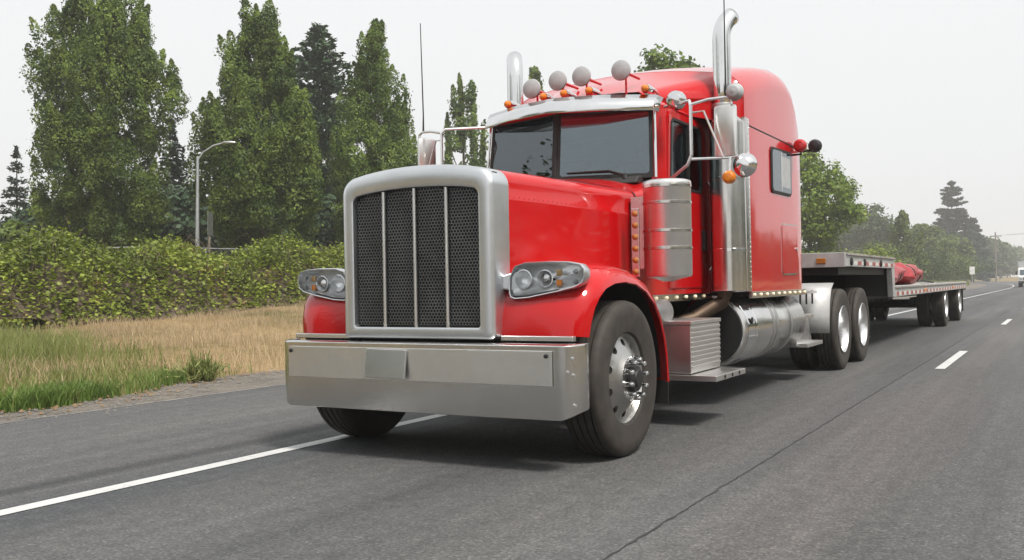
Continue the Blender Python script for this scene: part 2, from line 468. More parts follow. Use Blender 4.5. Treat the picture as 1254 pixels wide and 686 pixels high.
P2 = np.stack([L2[:, None]*(1-tx2)+R2[:, None]*tx2, np.repeat(yy[:, None], 4, 1), np.broadcast_to(np.array([-.022, -.012, -.008, -.006]), (len(yy), 4))], -1)
ii = np.arange(P2.shape[0]*4).reshape(-1, 4)
tag(npmesh('gravel_shoulder', P2.reshape(-1, 3), np.stack([ii[:-1,:-1], ii[:-1,1:], ii[1:,1:], ii[1:,:-1]], -1).reshape(-1, 4), 'grit'), 'gritty strip between asphalt and grass', None, None, 'structure')
def strip(name, x, w, y0, y1, m, z=.004, step=1.0, jag=0, seed=0):
    n = max(2, int((y1-y0)/step)+1); ys_ = np.linspace(y0, y1, n); rg = np.random.RandomState(seed)
    xx = x + shift(ys_) + (np.cumsum(rg.randn(n))*jag*.10 + rg.randn(n)*jag if jag else 0)
    ww = w*(1+(rg.rand(n)-.5)*1.2) if jag else np.full(n, w)
    V = np.concatenate([np.stack([xx-ww/2, ys_, np.full(n, z)], -1), np.stack([xx+ww/2, ys_, np.full(n, z)], -1)])
    k = np.arange(n-1); F = np.stack([k, k+n, k+n+1, k+1], -1)
    return tag(npmesh(name, V, F, m), None, None, None, 'structure')
def linemat():
    m, t, b = mat('road_line_paint'); v = objco(t)
    n = noise(t, 28, 6, .75, v); n2 = noise(t, 3, 4, .6, v)
    a = t.nodes.new('ShaderNodeMath'); a.operation = 'MULTIPLY_ADD'; a.inputs[1].default_value = .5; lnk(t, n2.outputs[0], a.inputs[0]); lnk(t, n.outputs[0], a.inputs[2])
    c = ramp(t, a.outputs[0], [(.46, (.16, .16, .16)), (.66, (.50, .50, .49)), (.92, (.60, .60, .59))])
    lnk(t, c.outputs[0], b.inputs['Base Color']); b.inputs['Roughness'].default_value = .6
    bump(t, n.outputs[0], b, .3, .003)
    return m
M['line'] = linemat()
M['tar'] = plain('tar_crack', (.035, .035, .035), .75)
strip('edge_line_marking', -1.15, .125, -40, 420, 'line')
for k, y0 in enumerate((7.2, 19.9, 32.3, 44.5, 56.7, 69, 81, 93, 106, 118, 130)):
    strip('lane_dash_marking', 2.25 + .006*y0, .115, y0, y0+3.3, 'line')
strip('left_line_marking', 6.0, .12, -40, 420, 'line')
strip('pavement_crack', 2.01, .009, -8, 34, 'tar', .004, .06, .0035, 3)
M['edge_pale'] = plain('pale_joint', (.19, .185, .175), .85, 0, None, 0, .35, 4)
strip('shoulder_joint', -4.50, .045, -8, 60, 'edge_pale', .004, .25, .006, 5)
def speckle(name, n, m, smin, smax, seed, region):
    rg = np.random.RandomState(seed)
    mb = MB()
    for i in range(n):
        x, y = region(rg); s = smin + (smax-smin)*rg.rand()**3; z = max(float(terrain(x, y)), 0)
        a = rg.rand(6)*.5+.75; ph = rg.rand()*6
        ring = [(x+math.cos(ph+k*math.pi/3)*s*a[k], y+math.sin(ph+k*math.pi/3)*s*a[k]*.8, z) for k in range(6)]
        mb.add(ring+[(x+s*.1, y, z+s*.6)], [(k, (k+1) % 6, 6) for k in range(6)])
    return mb.build(name, m, smooth=False)
M['gravel'] = plain('gravel', (.155, .145, .13), .9, 0, None, 0, .5, 5)
def reg(rg):
    y = -3 + 24*rg.rand()**1.3; return float(road_left(y)) + .3 + .3*rg.randn(), y
tag(speckle('gravel', 5200, 'gravel', .004, .028, 4, reg), 'loose gravel and grit along the asphalt edge', 'gravel', None, 'stuff')
M['litter'] = plain('dry_leaves', (.20, .13, .07), .9, 0, None, 0, .5, 5)
def reg2(rg):
    y = -2 + 16*rg.rand(); return float(road_left(y)) + .05 + .22*rg.randn(), y
tag(speckle('leaf_litter', 900, 'litter', .010, .040, 9, reg2), 'brown dead leaves and weeds on the shoulder edge', 'leaf litter', None, 'stuff')
# ------------------------------------------------------------------ vegetation
def unit(a): return a/np.maximum(np.linalg.norm(a, axis=-1, keepdims=True), 1e-9)
def leaf_quads(P, size, rg, up=.5, aspect=.55, along=None, keep=.35, face=None):
    n = len(P)
    nrm = rg.randn(n, 3); nrm[:, 2] = np.abs(nrm[:, 2])*1.0 + up
    if face is not None: nrm = rg.randn(n, 3)*.38 + face + np.array([0, 0, up])
    nrm = unit(nrm)
    t = rg.randn(n, 3)
    if along is not None: t = t*keep + along
    t = unit(t - nrm*np.sum(t*nrm, -1, keepdims=True)); b = np.cross(nrm, t)
    s = (size*(.65+.7*rg.rand(n)))[:, None] if np.ndim(size) else (size*(.65+.7*rg.rand(n, 1)))
    w = s*aspect
    V = np.stack([P-t*s*.5, P+b*w*.5+t*s*.05, P+t*s*.5, P-b*w*.5+t*s*.05], 1).reshape(-1, 3)
    F = np.arange(4*n).reshape(-1, 4)
    return V, F
def trunk_mesh(h, r, rg, limbs, m, parent, lean=.02):
    mb = MB()
    pts = [Vector((lean*h*(k/6)**2*rg.randn()*.3, lean*h*(k/6)**2*rg.randn()*.3, h*k/6-.15)) for k in range(7)]
    mb.tube(pts, [r*(1.25 if k == 0 else 1)*(1-.85*k/6) for k in range(7)], 9)
    for (z0, az_, ln, rise) in limbs:
        a = Vector((0, 0, z0)); d = Vector((math.cos(az_), math.sin(az_), rise)).normalized()
        q = [a, a+d*ln*.5+Vector((0, 0, .03*ln)), a+d*ln+Vector((0, 0, .12*ln))]
        mb.tube(q, [r*.42, r*.28, r*.08], 6)
    return mb.build('trunk', m, parent)
def fastigiate(name, x, y, h, prof, leaf, label, cat, group, n_plume=130, per=420, size=.2, seed=0, leaders=(), trunk_r=.22, base=.12, plume=1.0):
    # upright tree: the crown is a bundle of steep leafy plumes with dark gaps between them
    rg = np.random.RandomState(seed)
    z0 = float(terrain(x, y))
    root = tag(empty(name, (x, y, z0)), label, cat, group)
    us = np.array([p[0] for p in prof]); rs = np.array([p[1] for p in prof])
    rad = lambda u: np.interp(u, us, rs)
    u0 = base + (.96-base)*rg.rand(n_plume*4)
    u0 = u0[rg.rand(n_plume*4) < (rad(u0)/rs.max())**1.0 + .06][:n_plume]; n = len(u0)
    azs = rg.rand(n)*2*math.pi
    lob = .95 + .09*np.sin(azs*3+seed) + .08*np.sin(azs*5+2*seed+u0*9)
    inner = rg.rand(n) < .25
    rr = rad(u0)*np.where(inner, .15+.5*rg.rand(n), .70+.30*rg.rand(n))*lob
    ln = plume*(1.3+1.9*rg.rand(n))*(.5+.5*rad(u0)/rs.max())
    C = np.stack([np.cos(azs)*rr, np.sin(azs)*rr, u0*h - ln*.45], -1)
    D = unit(np.stack([np.cos(azs)*.20, np.sin(azs)*.20, np.ones(n)], -1) + .10*rg.randn(n, 3))
    wd = (.36+.34*rg.rand(n))*(.65+.35*rad(u0)/rs.max())*plume**.5
    for (lx, ly, lz0, lz1, lw) in leaders:
        k = max(3, int((lz1-lz0)/.8))
        for q in range(k):
            f = q/k; a2 = rg.rand()*6.283; o_ = lw*(1-f)*.55*rg.rand()
            L_ = (1.7-.5*f)
            C = np.vstack([C, [[lx+math.cos(a2)*o_, ly+math.sin(a2)*o_, lz0+(lz1-lz0-L_)*f]]]); D = np.vstack([D, unit(np.array([[.06*rg.randn(), .06*rg.randn(), 1]]))])
            ln = np.append(ln, L_); wd = np.append(wd, lw*(.75-.42*f))
    n = len(C)
    t = rg.rand(n, per)**1.15
    w_ = wd[:, None]*np.sin(np.pi*np.clip(.12+.88*t, 0, 1)**.62)**.8*(1+.25*np.sin(t*14+rg.rand(n, 1)*6))+.03
    a = rg.rand(n, per)*2*math.pi; q = .55+.45*rg.rand(n, per)**.5
    q = np.where(rg.rand(n, per) < .08, q*1.45, q)
    e1 = unit(np.cross(D, np.array([.3, 1, 0]))); e2 = np.cross(D, e1)
    radial = e1[:, None, :]*np.cos(a)[..., None] + e2[:, None, :]*np.sin(a)[..., None]
    P = C[:, None, :] + D[:, None, :]*(t*ln[:, None])[..., None] + radial*(w_*q)[..., None]
    A = (D[:, None, :]*.8 + radial*.5).reshape(-1, 3)
    V, F = leaf_quads(P.reshape(-1, 3), size, rg, .30, .62, A, .5, (radial*.75 + D[:, None, :]*.15).reshape(-1, 3))
    V[:, 2] = np.maximum(V[:, 2], .3)
    npmesh('crown', V, F, leaf, root)
    limbs = [(h*(.08+.45*rg.rand()), rg.rand()*6.28, .2*h*(.4+.4*rg.rand()), 2.2) for _ in range(11)]
    trunk_mesh(h*.9, trunk_r, rg, limbs, 'bark', root)
    return root
def broadleaf(name, x, y, h, w, leaf, label, cat, group, clumps=55, per=260, size=.22, seed=0, base=.22, trunk_r=.2, lift=0, csize=1.0, flat=1.0):
    rg = np.random.RandomState(seed)
    z0 = float(terrain(x, y)) + lift
    root = tag(empty(name, (x, y, z0)), label, cat, group)
    ch = h*(1-base)/2; cz = h*base+ch
    d = unit(rg.randn(clumps, 3)); rr = (.35+.62*rg.rand(clumps)**.6)[:, None]
    C = d*rr*np.array([w, w, ch*.88]) + np.array([0, 0, cz])
    C[:, :2] *= (1 - .25*np.clip((C[:, 2:3]-cz)/ch, 0, 1))
    cr = csize*w*(.20+.18*rg.rand(clumps))
    dd = unit(rg.randn(clumps, per, 3)); q = rg.rand(clumps, per, 1)**.33
    dd[..., 2] = dd[..., 2]*.75*flat
    P = C[:, None, :] + dd*q*cr[:, None, None]*(.8+.45*rg.rand(clumps, per, 1))
    V, F = leaf_quads(P.reshape(-1, 3), size, rg, .45, .7, dd.reshape(-1, 3), 1.0, dd.reshape(-1, 3)*.7)
    V[:, 2] = np.maximum(V[:, 2], .02)
    npmesh('crown', V, F, leaf, root)
    limbs = [(h*(.18+.35*rg.rand()), rg.rand()*6.28, w*(.55+.35*rg.rand()), .9) for _ in range(8)]
    trunk_mesh(h*.8, trunk_r, rg, limbs, 'bark', root)
    return root
def conifer(name, x, y, h, w, leaf, label, cat, group, tiers=26, seed=0, size=.30, per=34, trunk_r=.2, base=.06, open_=.0, power=.85, rise=-.12):
    rg = np.random.RandomState(seed)
    z0 = float(terrain(x, y))
    root = tag(empty(name, (x, y, z0)), label, cat, group)
    Ps, As = [], []
    for k in range(tiers):
        u = base + (1-base)*(k+.6*rg.rand())/tiers
        r = w*(1-u)**power + .12
        nb = int(7 + 5*(1-u))
        for j in range(nb):
            if rg.rand() < open_: continue
            a = 6.283*(j+rg.rand()*.9)/nb; L_ = r*(.62+.5*rg.rand())
            d = np.array([math.cos(a), math.sin(a), rise+.3*u+.10*rg.randn()])
            m_ = max(6, int(per*L_/max(w, .1)))
            t = rg.rand(m_)**.7
            side = np.array([-math.sin(a), math.cos(a), 0])
            sp = (1-t*.75)*L_*.30
            P = np.array([0, 0, u*h]) + d*(t*L_)[:, None] + side*((rg.rand(m_)-.5)*2*sp)[:, None] + np.array([0, 0, 1])*((.10*rg.randn(m_))-.10*t*t*L_)[:, None]
            Ps.append(P); As.append(np.repeat(d[None]*.9, m_, 0) + side*(rg.randn(m_)*.5)[:, None])
    k = 60; t = rg.rand(k)
    Ps.append(np.stack([.1*rg.randn(k)*(1-t), .1*rg.randn(k)*(1-t), h*(.94+.07*t)], -1)); As.append(np.tile([[0, 0, 1.]], (k, 1)))
    P = np.concatenate(Ps); A = np.concatenate(As)
    V, F = leaf_quads(P, size, rg, .9, .45, A, .25)
    npmesh('crown', V, F, leaf, root)
    trunk_mesh(h*.97, trunk_r, rg, [], 'bark', root, .004)
    return root
TG = 'tall trees behind the bramble hedge'
H1 = [(.0, .2), (.08, 1.1), (.18, 2.2), (.3, 2.95), (.55, 3.05), (.68, 2.9), (.78, 2.1), (.88, 1.7), (.95, 1.3), (1, .5)]
fastigiate('hornbeam_tree', -36.1, 24.3, 16.3, H1, 'leaf_a', 'broad upright leafy tree, widest of the green trees, behind the hedge', 'tree', TG, 230, 760, .125, 3,
    leaders=[(-1.1, .6, 11, 15.2, .9), (.7, -.2, 12, 16.6, 1.0), (1.5, 1.0, 10, 14.6, .8), (2.7, 1.7, 8.5, 12.2, .8)], base=.07)
H2 = [(.0, .2), (.1, 1.0), (.2, 1.9), (.35, 2.75), (.48, 2.85), (.58, 2.5), (.68, 1.7), (.82, 1.15), (.93, .5), (1, .15)]
fastigiate('hornbeam_tree', -30.4, 28.7, 15.2, H2, 'leaf_a', 'upright leafy tree with spiky top leaders just behind the street lamp', 'tree', TG, 190, 760, .125, 8,
    leaders=[(-1.15, -.6, 9, 13.2, .5), (-.55, -.3, 9, 13.8, .5), (.12, 0, 10, 15.2, .5), (.8, .4, 9.5, 14.1, .5), (1.35, .8, 8.5, 12.9, .5)], base=.09)
H4 = [(.0, .4), (.08, 1.7), (.2, 2.2), (.37, 2.3), (.5, 2.1), (.62, 1.65), (.76, 1.0), (.9, .4), (1, .12)]
fastigiate('poplar_tree', -27.4, 33.9, 15.0, H4, 'leaf_b', 'narrow cone-shaped light green tree in front of dark fir', 'tree', TG, 170, 720, .12, 12,
    leaders=[(0, 0, 11, 15.1, .42), (-.5, -.3, 10, 13.6, .4), (.5, .3, 9.5, 13.2, .4)], base=.06)
conifer('fir_tree', -39.3, 43.2, 18.0, 6.4, 'leaf_dark', 'dark green fir tree rising behind the cone-shaped light green tree', 'tree', TG, 36, 5, .46, 190, .3, .05, .06, .66, .14)
conifer('spruce_tree', -54.8, 31.8, 9.9, 2.1, 'leaf_spruce', 'small blue-grey spruce with tiered branches beside the widest tree', 'tree', TG, 17, 21, .34, 46, .14, .04, .05)
conifer('fir_tree', -44.6, 35.6, 11.0, 2.6, 'leaf_spruce', 'shorter dark fir between the two upright leafy trees', 'tree', TG, 30, 22, .40, 60, .16, .04, .1)
fastigiate('poplar_tree', -37.0, 57.5, 18.0, [(0, .3), (.1, 1.3), (.4, 1.7), (.7, 1.2), (.9, .5), (1, .1)], 'leaf_b', 'slender poplar seen above the grille, with separate spires', 'tree', TG, 60, 230, .24, 31,
    leaders=[(-1.1, -.6, 9, 14.8, .4), (-.2, 0, 11, 18, .45), (.7, .4, 10, 17.2, .42), (1.3, .7, 9, 13.5, .35)], base=.06)
fastigiate('poplar_tree', -34.6, 64.5, 19.2, [(0, .3), (.1, .9), (.5, 1.0), (.8, .6), (1, .1)], 'leaf_b', 'thin poplar tip seen between exhaust stack and horns', 'tree', TG, 40, 200, .25, 33,
    leaders=[(0, 0, 12, 19.3, .4), (.6, .3, 12, 18.2, .35)], base=.08)
broadleaf('maple_tree', -17.7, 51.1, 16.2, 3.4, 'leaf_b', 'round-topped leafy tree seen above the sleeper roof', 'tree', 'roadside trees beyond the truck', 95, 150, .30, 41, .25, .28, 0, .85)
broadleaf('maple_tree', -13.6, 71, 11.7, 3.7, 'leaf_maple', 'bright yellow-green leafy tree beside the sleeper, over the trailer', 'tree', 'roadside trees beyond the truck', 95, 240, .26, 43, .08, .22, 0, .85)
# dark growth under and between the tall trees
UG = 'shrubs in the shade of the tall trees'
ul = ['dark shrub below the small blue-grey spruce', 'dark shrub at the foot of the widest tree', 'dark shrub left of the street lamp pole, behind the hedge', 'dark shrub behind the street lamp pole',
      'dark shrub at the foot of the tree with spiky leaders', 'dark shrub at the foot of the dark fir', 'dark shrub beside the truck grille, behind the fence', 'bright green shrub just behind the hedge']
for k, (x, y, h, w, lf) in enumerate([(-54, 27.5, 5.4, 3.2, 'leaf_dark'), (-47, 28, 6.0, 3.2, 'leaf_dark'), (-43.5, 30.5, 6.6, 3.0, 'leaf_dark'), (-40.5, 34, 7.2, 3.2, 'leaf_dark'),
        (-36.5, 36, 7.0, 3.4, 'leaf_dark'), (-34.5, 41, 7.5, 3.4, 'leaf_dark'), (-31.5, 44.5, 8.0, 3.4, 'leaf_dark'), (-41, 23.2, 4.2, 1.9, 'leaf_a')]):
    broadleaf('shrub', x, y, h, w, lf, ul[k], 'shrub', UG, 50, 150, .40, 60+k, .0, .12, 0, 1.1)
FG = 'hazy trees along the far road'
for k, (nm, x, y, h, w, lf, lb, kind) in enumerate([
    ('tree', -29.5, 195, 16.0, 5.6, 'leaf_farg', 'rounded grey-green tree over the trailer step, in the haze', 'b'),
    ('tree', -35.5, 214, 17.2, 6.0, 'leaf_farg', 'taller rounded grey-green tree left of the others in the haze', 'b'),
    ('cypress_tree', -15.9, 138.7, 10.4, 3.4, 'leaf_far', 'loose cone-shaped green tree above the red tarps', 'f'),
    ('tree', -18.9, 190, 12.0, 5.2, 'leaf_far', 'yellowish tree right of the cone-shaped green tree', 'b'),
    ('tree', -17.2, 208, 11.0, 5.6, 'leaf_far', 'wide yellowish tree below the tall dark conifer', 'b'),
    ('pine_tree', -22.0, 273, 26.6, 9.0, 'leaf_spruce', 'tall dark conifer standing above the hazy roadside trees', 'c'),
    ('pine_tree', -18.6, 288, 17.5, 6.5, 'leaf_spruce', 'shorter dark conifer beside the tall conifer', 'c'),
    ('tree', -18.3, 345, 14.4, 7.0, 'leaf_farg', 'pale hazy tree behind the utility pole', 'b'),
    ('tree', -18.6, 420, 15.0, 8.0, 'leaf_farg', 'faint tree farther along the road past the utility pole', 'b'),
    ('tree', -19.5, 520, 15.5, 10, 'leaf_farg', 'faintest tree where the road fades out', 'b'),
    ('tree', -79, 432, 27, 12, 'leaf_farg', 'very pale distant tree between the bright tree and the haze', 'b'),
    ('tree', -62, 400, 20, 11, 'leaf_farg', 'very pale low distant tree left of the rounded grey-green trees', 'b')]):
    fs_ = y/130
    if kind == 'b': broadleaf(nm, x, y, h, w, lf, lb, 'tree', FG, 75, 100, .40*fs_, 80+k, .02, .25, 0, .95)
    elif kind == 'c': conifer(nm, x, y, h, w, lf, lb, 'tree', FG, 26, 80+k, 1.15, 260, .4, .06, .18, .60, .10)
    else: fastigiate(nm, x, y, h, [(0, 1.8), (.2, 2.9), (.5, 2.4), (.8, 1.3), (1, .2)], lf, lb, 'tree', FG, 110, 90, .40, 80+k, base=.03, plume=1.0)
rl = ['low roadside bush under the bright yellow-green tree', 'olive roadside bush beyond the trailer step', 'rounded roadside bush by the cone-shaped green tree', 'olive bush right of the red tarps', 'yellowish bush near the small white sign', 'low bush beyond the small white sign']
for k, (x, y, h, w, lf) in enumerate([(-12.5, 62, 3.0, 3.4, 'leaf_maple'), (-12.5, 86, 3.6, 4.0, 'leaf_bramble'), (-16, 120, 5.4, 4.2, 'leaf_far'), (-14.2, 150, 6.2, 4.4, 'leaf_farg'), (-13.6, 172, 6.0, 4.6, 'leaf_far'), (-14.5, 215, 7.0, 5.5, 'leaf_farg')]):
    broadleaf('bush', x, y, h, w, lf, rl[k], 'bush', 'low bushes along the far verge', 40, 110, .30, 120+k, .0, .06, 0, 1.1)

# bramble hedge: an uneven bank of canes and leaves
def hedge_h(x, y):
    c = -22.8 + .6*np.sin(y*.21+.5)
    u = np.clip(1-np.abs(x-c)/3.4, 0, 1)
    e = sstep(0, .42, u)
    lum = .84 + .14*np.sin(y*.55+1.0)*np.sin(x*.8+.6) + .13*np.sin(y*1.31+x*.9) + .13*np.sin(y*2.7-x*1.9+2)
    return 2.28*e*lum*(1 - .10*sstep(20, 26, y)*(1-sstep(28, 33, y)))
rg = np.random.RandomState(17)
n = 250000
hx = -22.8 + 3.5*(rg.rand(n)*2-1); hy = -3 + 54*rg.rand(n)**.85
hh = hedge_h(hx, hy); ok = hh > .12
hx, hy, hh = hx[ok], hy[ok], hh[ok]; n = len(hx)
dep = rg.rand(n)**1.8
hz = terrain(hx, hy) + hh*(1-.75*dep) + .10*rg.randn(n)*(hh > .5)
P = np.stack([hx, hy, np.maximum(hz, terrain(hx, hy)+.03)], -1)
keep_ = rg.rand(len(P)) < np.clip(.25 + (hz-terrain(hx, hy))*1.1 + .35*np.sin(hy*1.9+hx)*np.sin(hy*.8), .12, 1)
P = P[keep_]
V, F = leaf_quads(P, .135, rg, 1.2, .75)
npm = npmesh('bramble_hedge', V, F, 'leaf_bramble')
tag(npm, 'dense green bramble hedge with browning canes behind the dry verge', 'hedge', None, 'stuff')
mb = MB()
for k in range(1500):
    x = -22.6 + 3.0*(rg.rand()*2-1); y = -3 + 50*rg.rand(); h = float(hedge_h(x, y)); z = float(terrain(x, y))
    if h < .5: continue
    a = rg.rand()*6.28; L_ = .5+.9*rg.rand(); up = h*(.85+.30*rg.rand())
    if rg.rand() < .6: a = 0.2*rg.randn() - .5
    p = [Vector((x, y, z)), Vector((x+math.cos(a)*L_*.3, y+math.sin(a)*L_*.3, z+up*.8)), Vector((x+math.cos(a)*L_*.8, y+math.sin(a)*L_*.8, z+up)), Vector((x+math.cos(a)*L_*1.4, y+math.sin(a)*L_*1.4, z+up*.82))]
    mb.tube(p, [.012, .010, .008, .004], 4, False)
tag(mb.build('bramble_cane', 'twig', smooth=False), 'thin brown canes tangled through the bramble hedge', 'canes', None, 'stuff')
gx_ = np.linspace(-26.1, -19.5, 26); gy_ = np.linspace(-3, 51, 140); X_, Y_ = np.meshgrid(gx_, gy_)
Z_ = terrain(X_, Y_) + np.maximum(hedge_h(X_, Y_)*.70-.1, -.1); k_ = np.arange(26*140).reshape(140, 26)
tag(npmesh('bramble_thicket', np.stack([X_, Y_, Z_], -1).reshape(-1, 3), np.stack([k_[:-1,:-1], k_[:-1,1:], k_[1:,1:], k_[1:,:-1]], -1).reshape(-1, 4), 'twig', smooth=True),
    'matted dead stems filling the inside of the bramble hedge', 'thicket', None, 'stuff')

# verge grasses
def blades(name, n, m, hmin, hmax, w, seed, place, label):
    rg = np.random.RandomState(seed)
    x, y, hs_ = place(rg, n)
    n = len(x); z = terrain(x, y)
    h = (hmin+(hmax-hmin)*rg.rand(n))*hs_
    a = rg.rand(n)*6.283; dx, dy = np.cos(a), np.sin(a)
    b = rg.rand(n)*6.283; ln = h*(.15+.5*rg.rand(n))
    P0 = np.stack([x-dx*w, y-dy*w, z-.02], -1); P1 = np.stack([x+dx*w, y+dy*w, z-.02], -1)
    m0 = np.stack([x+np.cos(b)*ln*.35-dx*w*.7, y+np.sin(b)*ln*.35-dy*w*.7, z+h*.6], -1); m1 = m0 + np.stack([dx*w*1.4, dy*w*1.4, 0*dx], -1)
    tp = np.stack([x+np.cos(b)*ln, y+np.sin(b)*ln, z+h], -1); tq = tp + np.stack([dx*w*.3, dy*w*.3, 0*dx], -1)
    V = np.stack([P0, P1, m1, m0, tq, tp], 1).reshape(-1, 3)
    k = np.arange(n)*6
    F = np.concatenate([np.stack([k, k+1, k+2, k+3], -1), np.stack([k+3, k+2, k+4, k+5], -1)])
    return tag(npmesh(name, V, F, m), label, 'grass', None, 'stuff')
def p_dry(rg, n):
    y = -5 + 50*rg.rand(n)**1.25; d = .25 + 15.5*rg.rand(n)**.85
    x = road_left(y) - d
    return x, y, .55 + .9*sstep(.2, .9, .5+.5*np.sin(x*1.1+y*.6)*np.sin(y*.9-x*.4))
def p_green(rg, n):
    y = -4 + 14*rg.rand(n); d = .05 + 11.5*rg.rand(n)**1.05
    x = road_left(y) - d
    lim = 1 - sstep(1.6, 4.2, y - .42*np.minimum(d, 9))               # greener towards one end of the verge
    patch = .5+.5*np.sin(x*.9+2)*np.sin(y*1.1+.4) + .35*np.sin(x*2.1+y*1.7)
    edge = (d < .9)
    ok = rg.rand(n) < lim*np.where(edge, .55, np.clip(patch*.45+.12, 0, 1))
    x, y, d = x[ok], y[ok], d[ok]
    return x, y, np.where(d < .9, .6, .65 + .8*sstep(1.5, 6, d))
def p_lush(rg, n):
    y = -1.5 + 4.6*rg.rand(n); d = np.abs(.35*rg.randn(n)) + .03
    ok = rg.rand(n) < np.clip(.15+.75*np.sin(y*2.3+.6)*np.sin(y*.9+1), .03, 1)
    y, d = y[ok], d[ok]; return road_left(y)-d, y, np.full(len(y), 1.0)
def p_far(rg, n):
    y = 45 + 250*rg.rand(n); x = road_left(y) - .2 - 8*rg.rand(n); return x, y, np.ones(n)*(.6+y/200)
blades('dry_grass', 80000, 'grass_dry', .05, .24, .006, 5, p_dry, 'straw-coloured dry grass on the verge below the hedge')
blades('green_grass', 120000, 'grass_green', .10, .34, .006, 6, p_green, 'green and yellowing grass at the edge of the shoulder')
blades('lush_grass', 16000, 'grass_lush', .08, .24, .009, 16, p_lush, 'bright green low grass right along the grit strip')
blades('far_grass', 15000, 'grass_green', .25, .6, .035, 7, p_far, 'yellow-green roadside grass far along the shoulder')
rgw = np.random.RandomState(91)
wd_ = tag(empty('weed_clump', (-5.95, 2.78, float(terrain(-5.95, 2.78)))), 'bushy green weed clump standing in dry grass at the shoulder', 'weeds')
P = rgw.randn(750, 3)*np.array([.10, .13, .08]) + np.array([0, 0, .17]); P[:, 2] = np.abs(P[:, 2])+.03
V, F = leaf_quads(P*np.array([1, 1, .8]), .115, rgw, .1, .15, unit(P-np.array([0, 0, -.35])), .25); V[:, 2] = np.maximum(V[:, 2], 0)
npmesh('foliage', V, F, 'grass_green', wd_)
mb = MB()
for k in range(26):
    a = rgw.rand()*6.28; mb.tube([(0, 0, -.02), (math.cos(a)*.05, math.sin(a)*.06, .18), (math.cos(a)*.12, math.sin(a)*.14, .28+.15*rgw.rand())], [.006, .005, .003], 4, False)
mb.build('stem', 'grass_lush', wd_)
# wood on the other side of the highway, behind the photographer: it shows only in the chrome and the paint
rg = np.random.RandomState(77)
n = 55000; wy = -45 + 330*rg.rand(n)**1.2; top = (9.0 + 2.0*np.sin(wy*.23) + 1.8*np.sin(wy*.61+1) + 1.2*np.sin(wy*1.3))*(1-.5*sstep(55, 120, wy))
wx = 30 + 6*rg.rand(n)
bk = rg.rand(n) < .4; wy = np.where(bk, -130+112*rg.rand(n), wy); wx = np.where(bk, -30+10*rg.rand(n), wx)
wx = np.where(bk & (wy > -45), wx-8, wx); wz = 1.2 + np.where(bk, 1.75, 1.0)*top*rg.rand(n)**.8
V, F = leaf_quads(np.stack([wx, wy, wz], -1), .85, rg, .3, .7)
tag(npmesh('far_wood', V, F, 'leaf_farg'), 'band of trees across the other carriageway', 'wood', None, 'stuff')
# ------------------------------------------------------------------ wheels
def tyre_mb(r, w, rim, n=64):
    h = w/2
    p = [(rim, -h*.78), (rim+.012, -h*.86), (r*.80, -h*1.0), (r*.90, -h*.99), (r*.965, -h*.90), (r*.985, -h*.82)]
    for g in (-.52, -.17, .17, .52):
        p += [(r, h*(g-.13)), (r, h*(g-.04)), (r-.014, h*(g-.035)), (r-.014, h*(g+.035)), (r, h*(g+.04)), (r, h*(g+.13))]
    p += [(r*.985, h*.82), (r*.965, h*.90), (r*.90, h*.99), (r*.80, h*1.0), (rim+.012, h*.86), (rim, h*.78), (rim-.01, 0), (rim, -h*.78)]
    return MB().lathe(p, ax='x', n=n)
def disc_with_holes(mb, r0, r1, xf, nh, hr, hole_at, sub=6):
    # annular disc from r0 to r1 with nh oval hand holes at radius hole_at; xf(r) gives the dish depth
    N = nh*sub*2
    def pt(r, a): return (xf(r), math.cos(a)*r, math.sin(a)*r)
    for k in range(nh):
        a0, a1 = 2*math.pi*k/nh, 2*math.pi*(k+1)/nh; am = (a0+a1)/2
        outer = []; hole = []; back = []
        hwc = (a1-a0)/2*hole_at
        ts = [2*math.pi*j/16+.05 for j in range(16)] + [math.atan2(sy_*hwc, dr_) % (2*math.pi) for sy_ in (1, -1) for dr_ in (r1-hole_at, r0-hole_at)]
        for t in sorted(ts):
            hole.append(pt(hole_at+math.cos(t)*hr, am+math.sin(t)*hr*1.15/hole_at))
            hb = hole[-1]; back.append((hb[0]-.03, hb[1], hb[2]))
            # outer boundary of the sector, hit by direction t
            c, s = math.cos(t), math.sin(t)
            hw = (a1-a0)/2
            sc_ = 1e9
            if c > 1e-6: sc_ = min(sc_, (r1-hole_at)/c)
            if c < -1e-6: sc_ = min(sc_, (r0-hole_at)/c)
            if abs(s) > 1e-6: sc_ = min(sc_, hw*hole_at/abs(s))
            outer.append(pt(hole_at+c*sc_, am+s*sc_/hole_at))
        mb.loft([outer, hole, back], True, False)
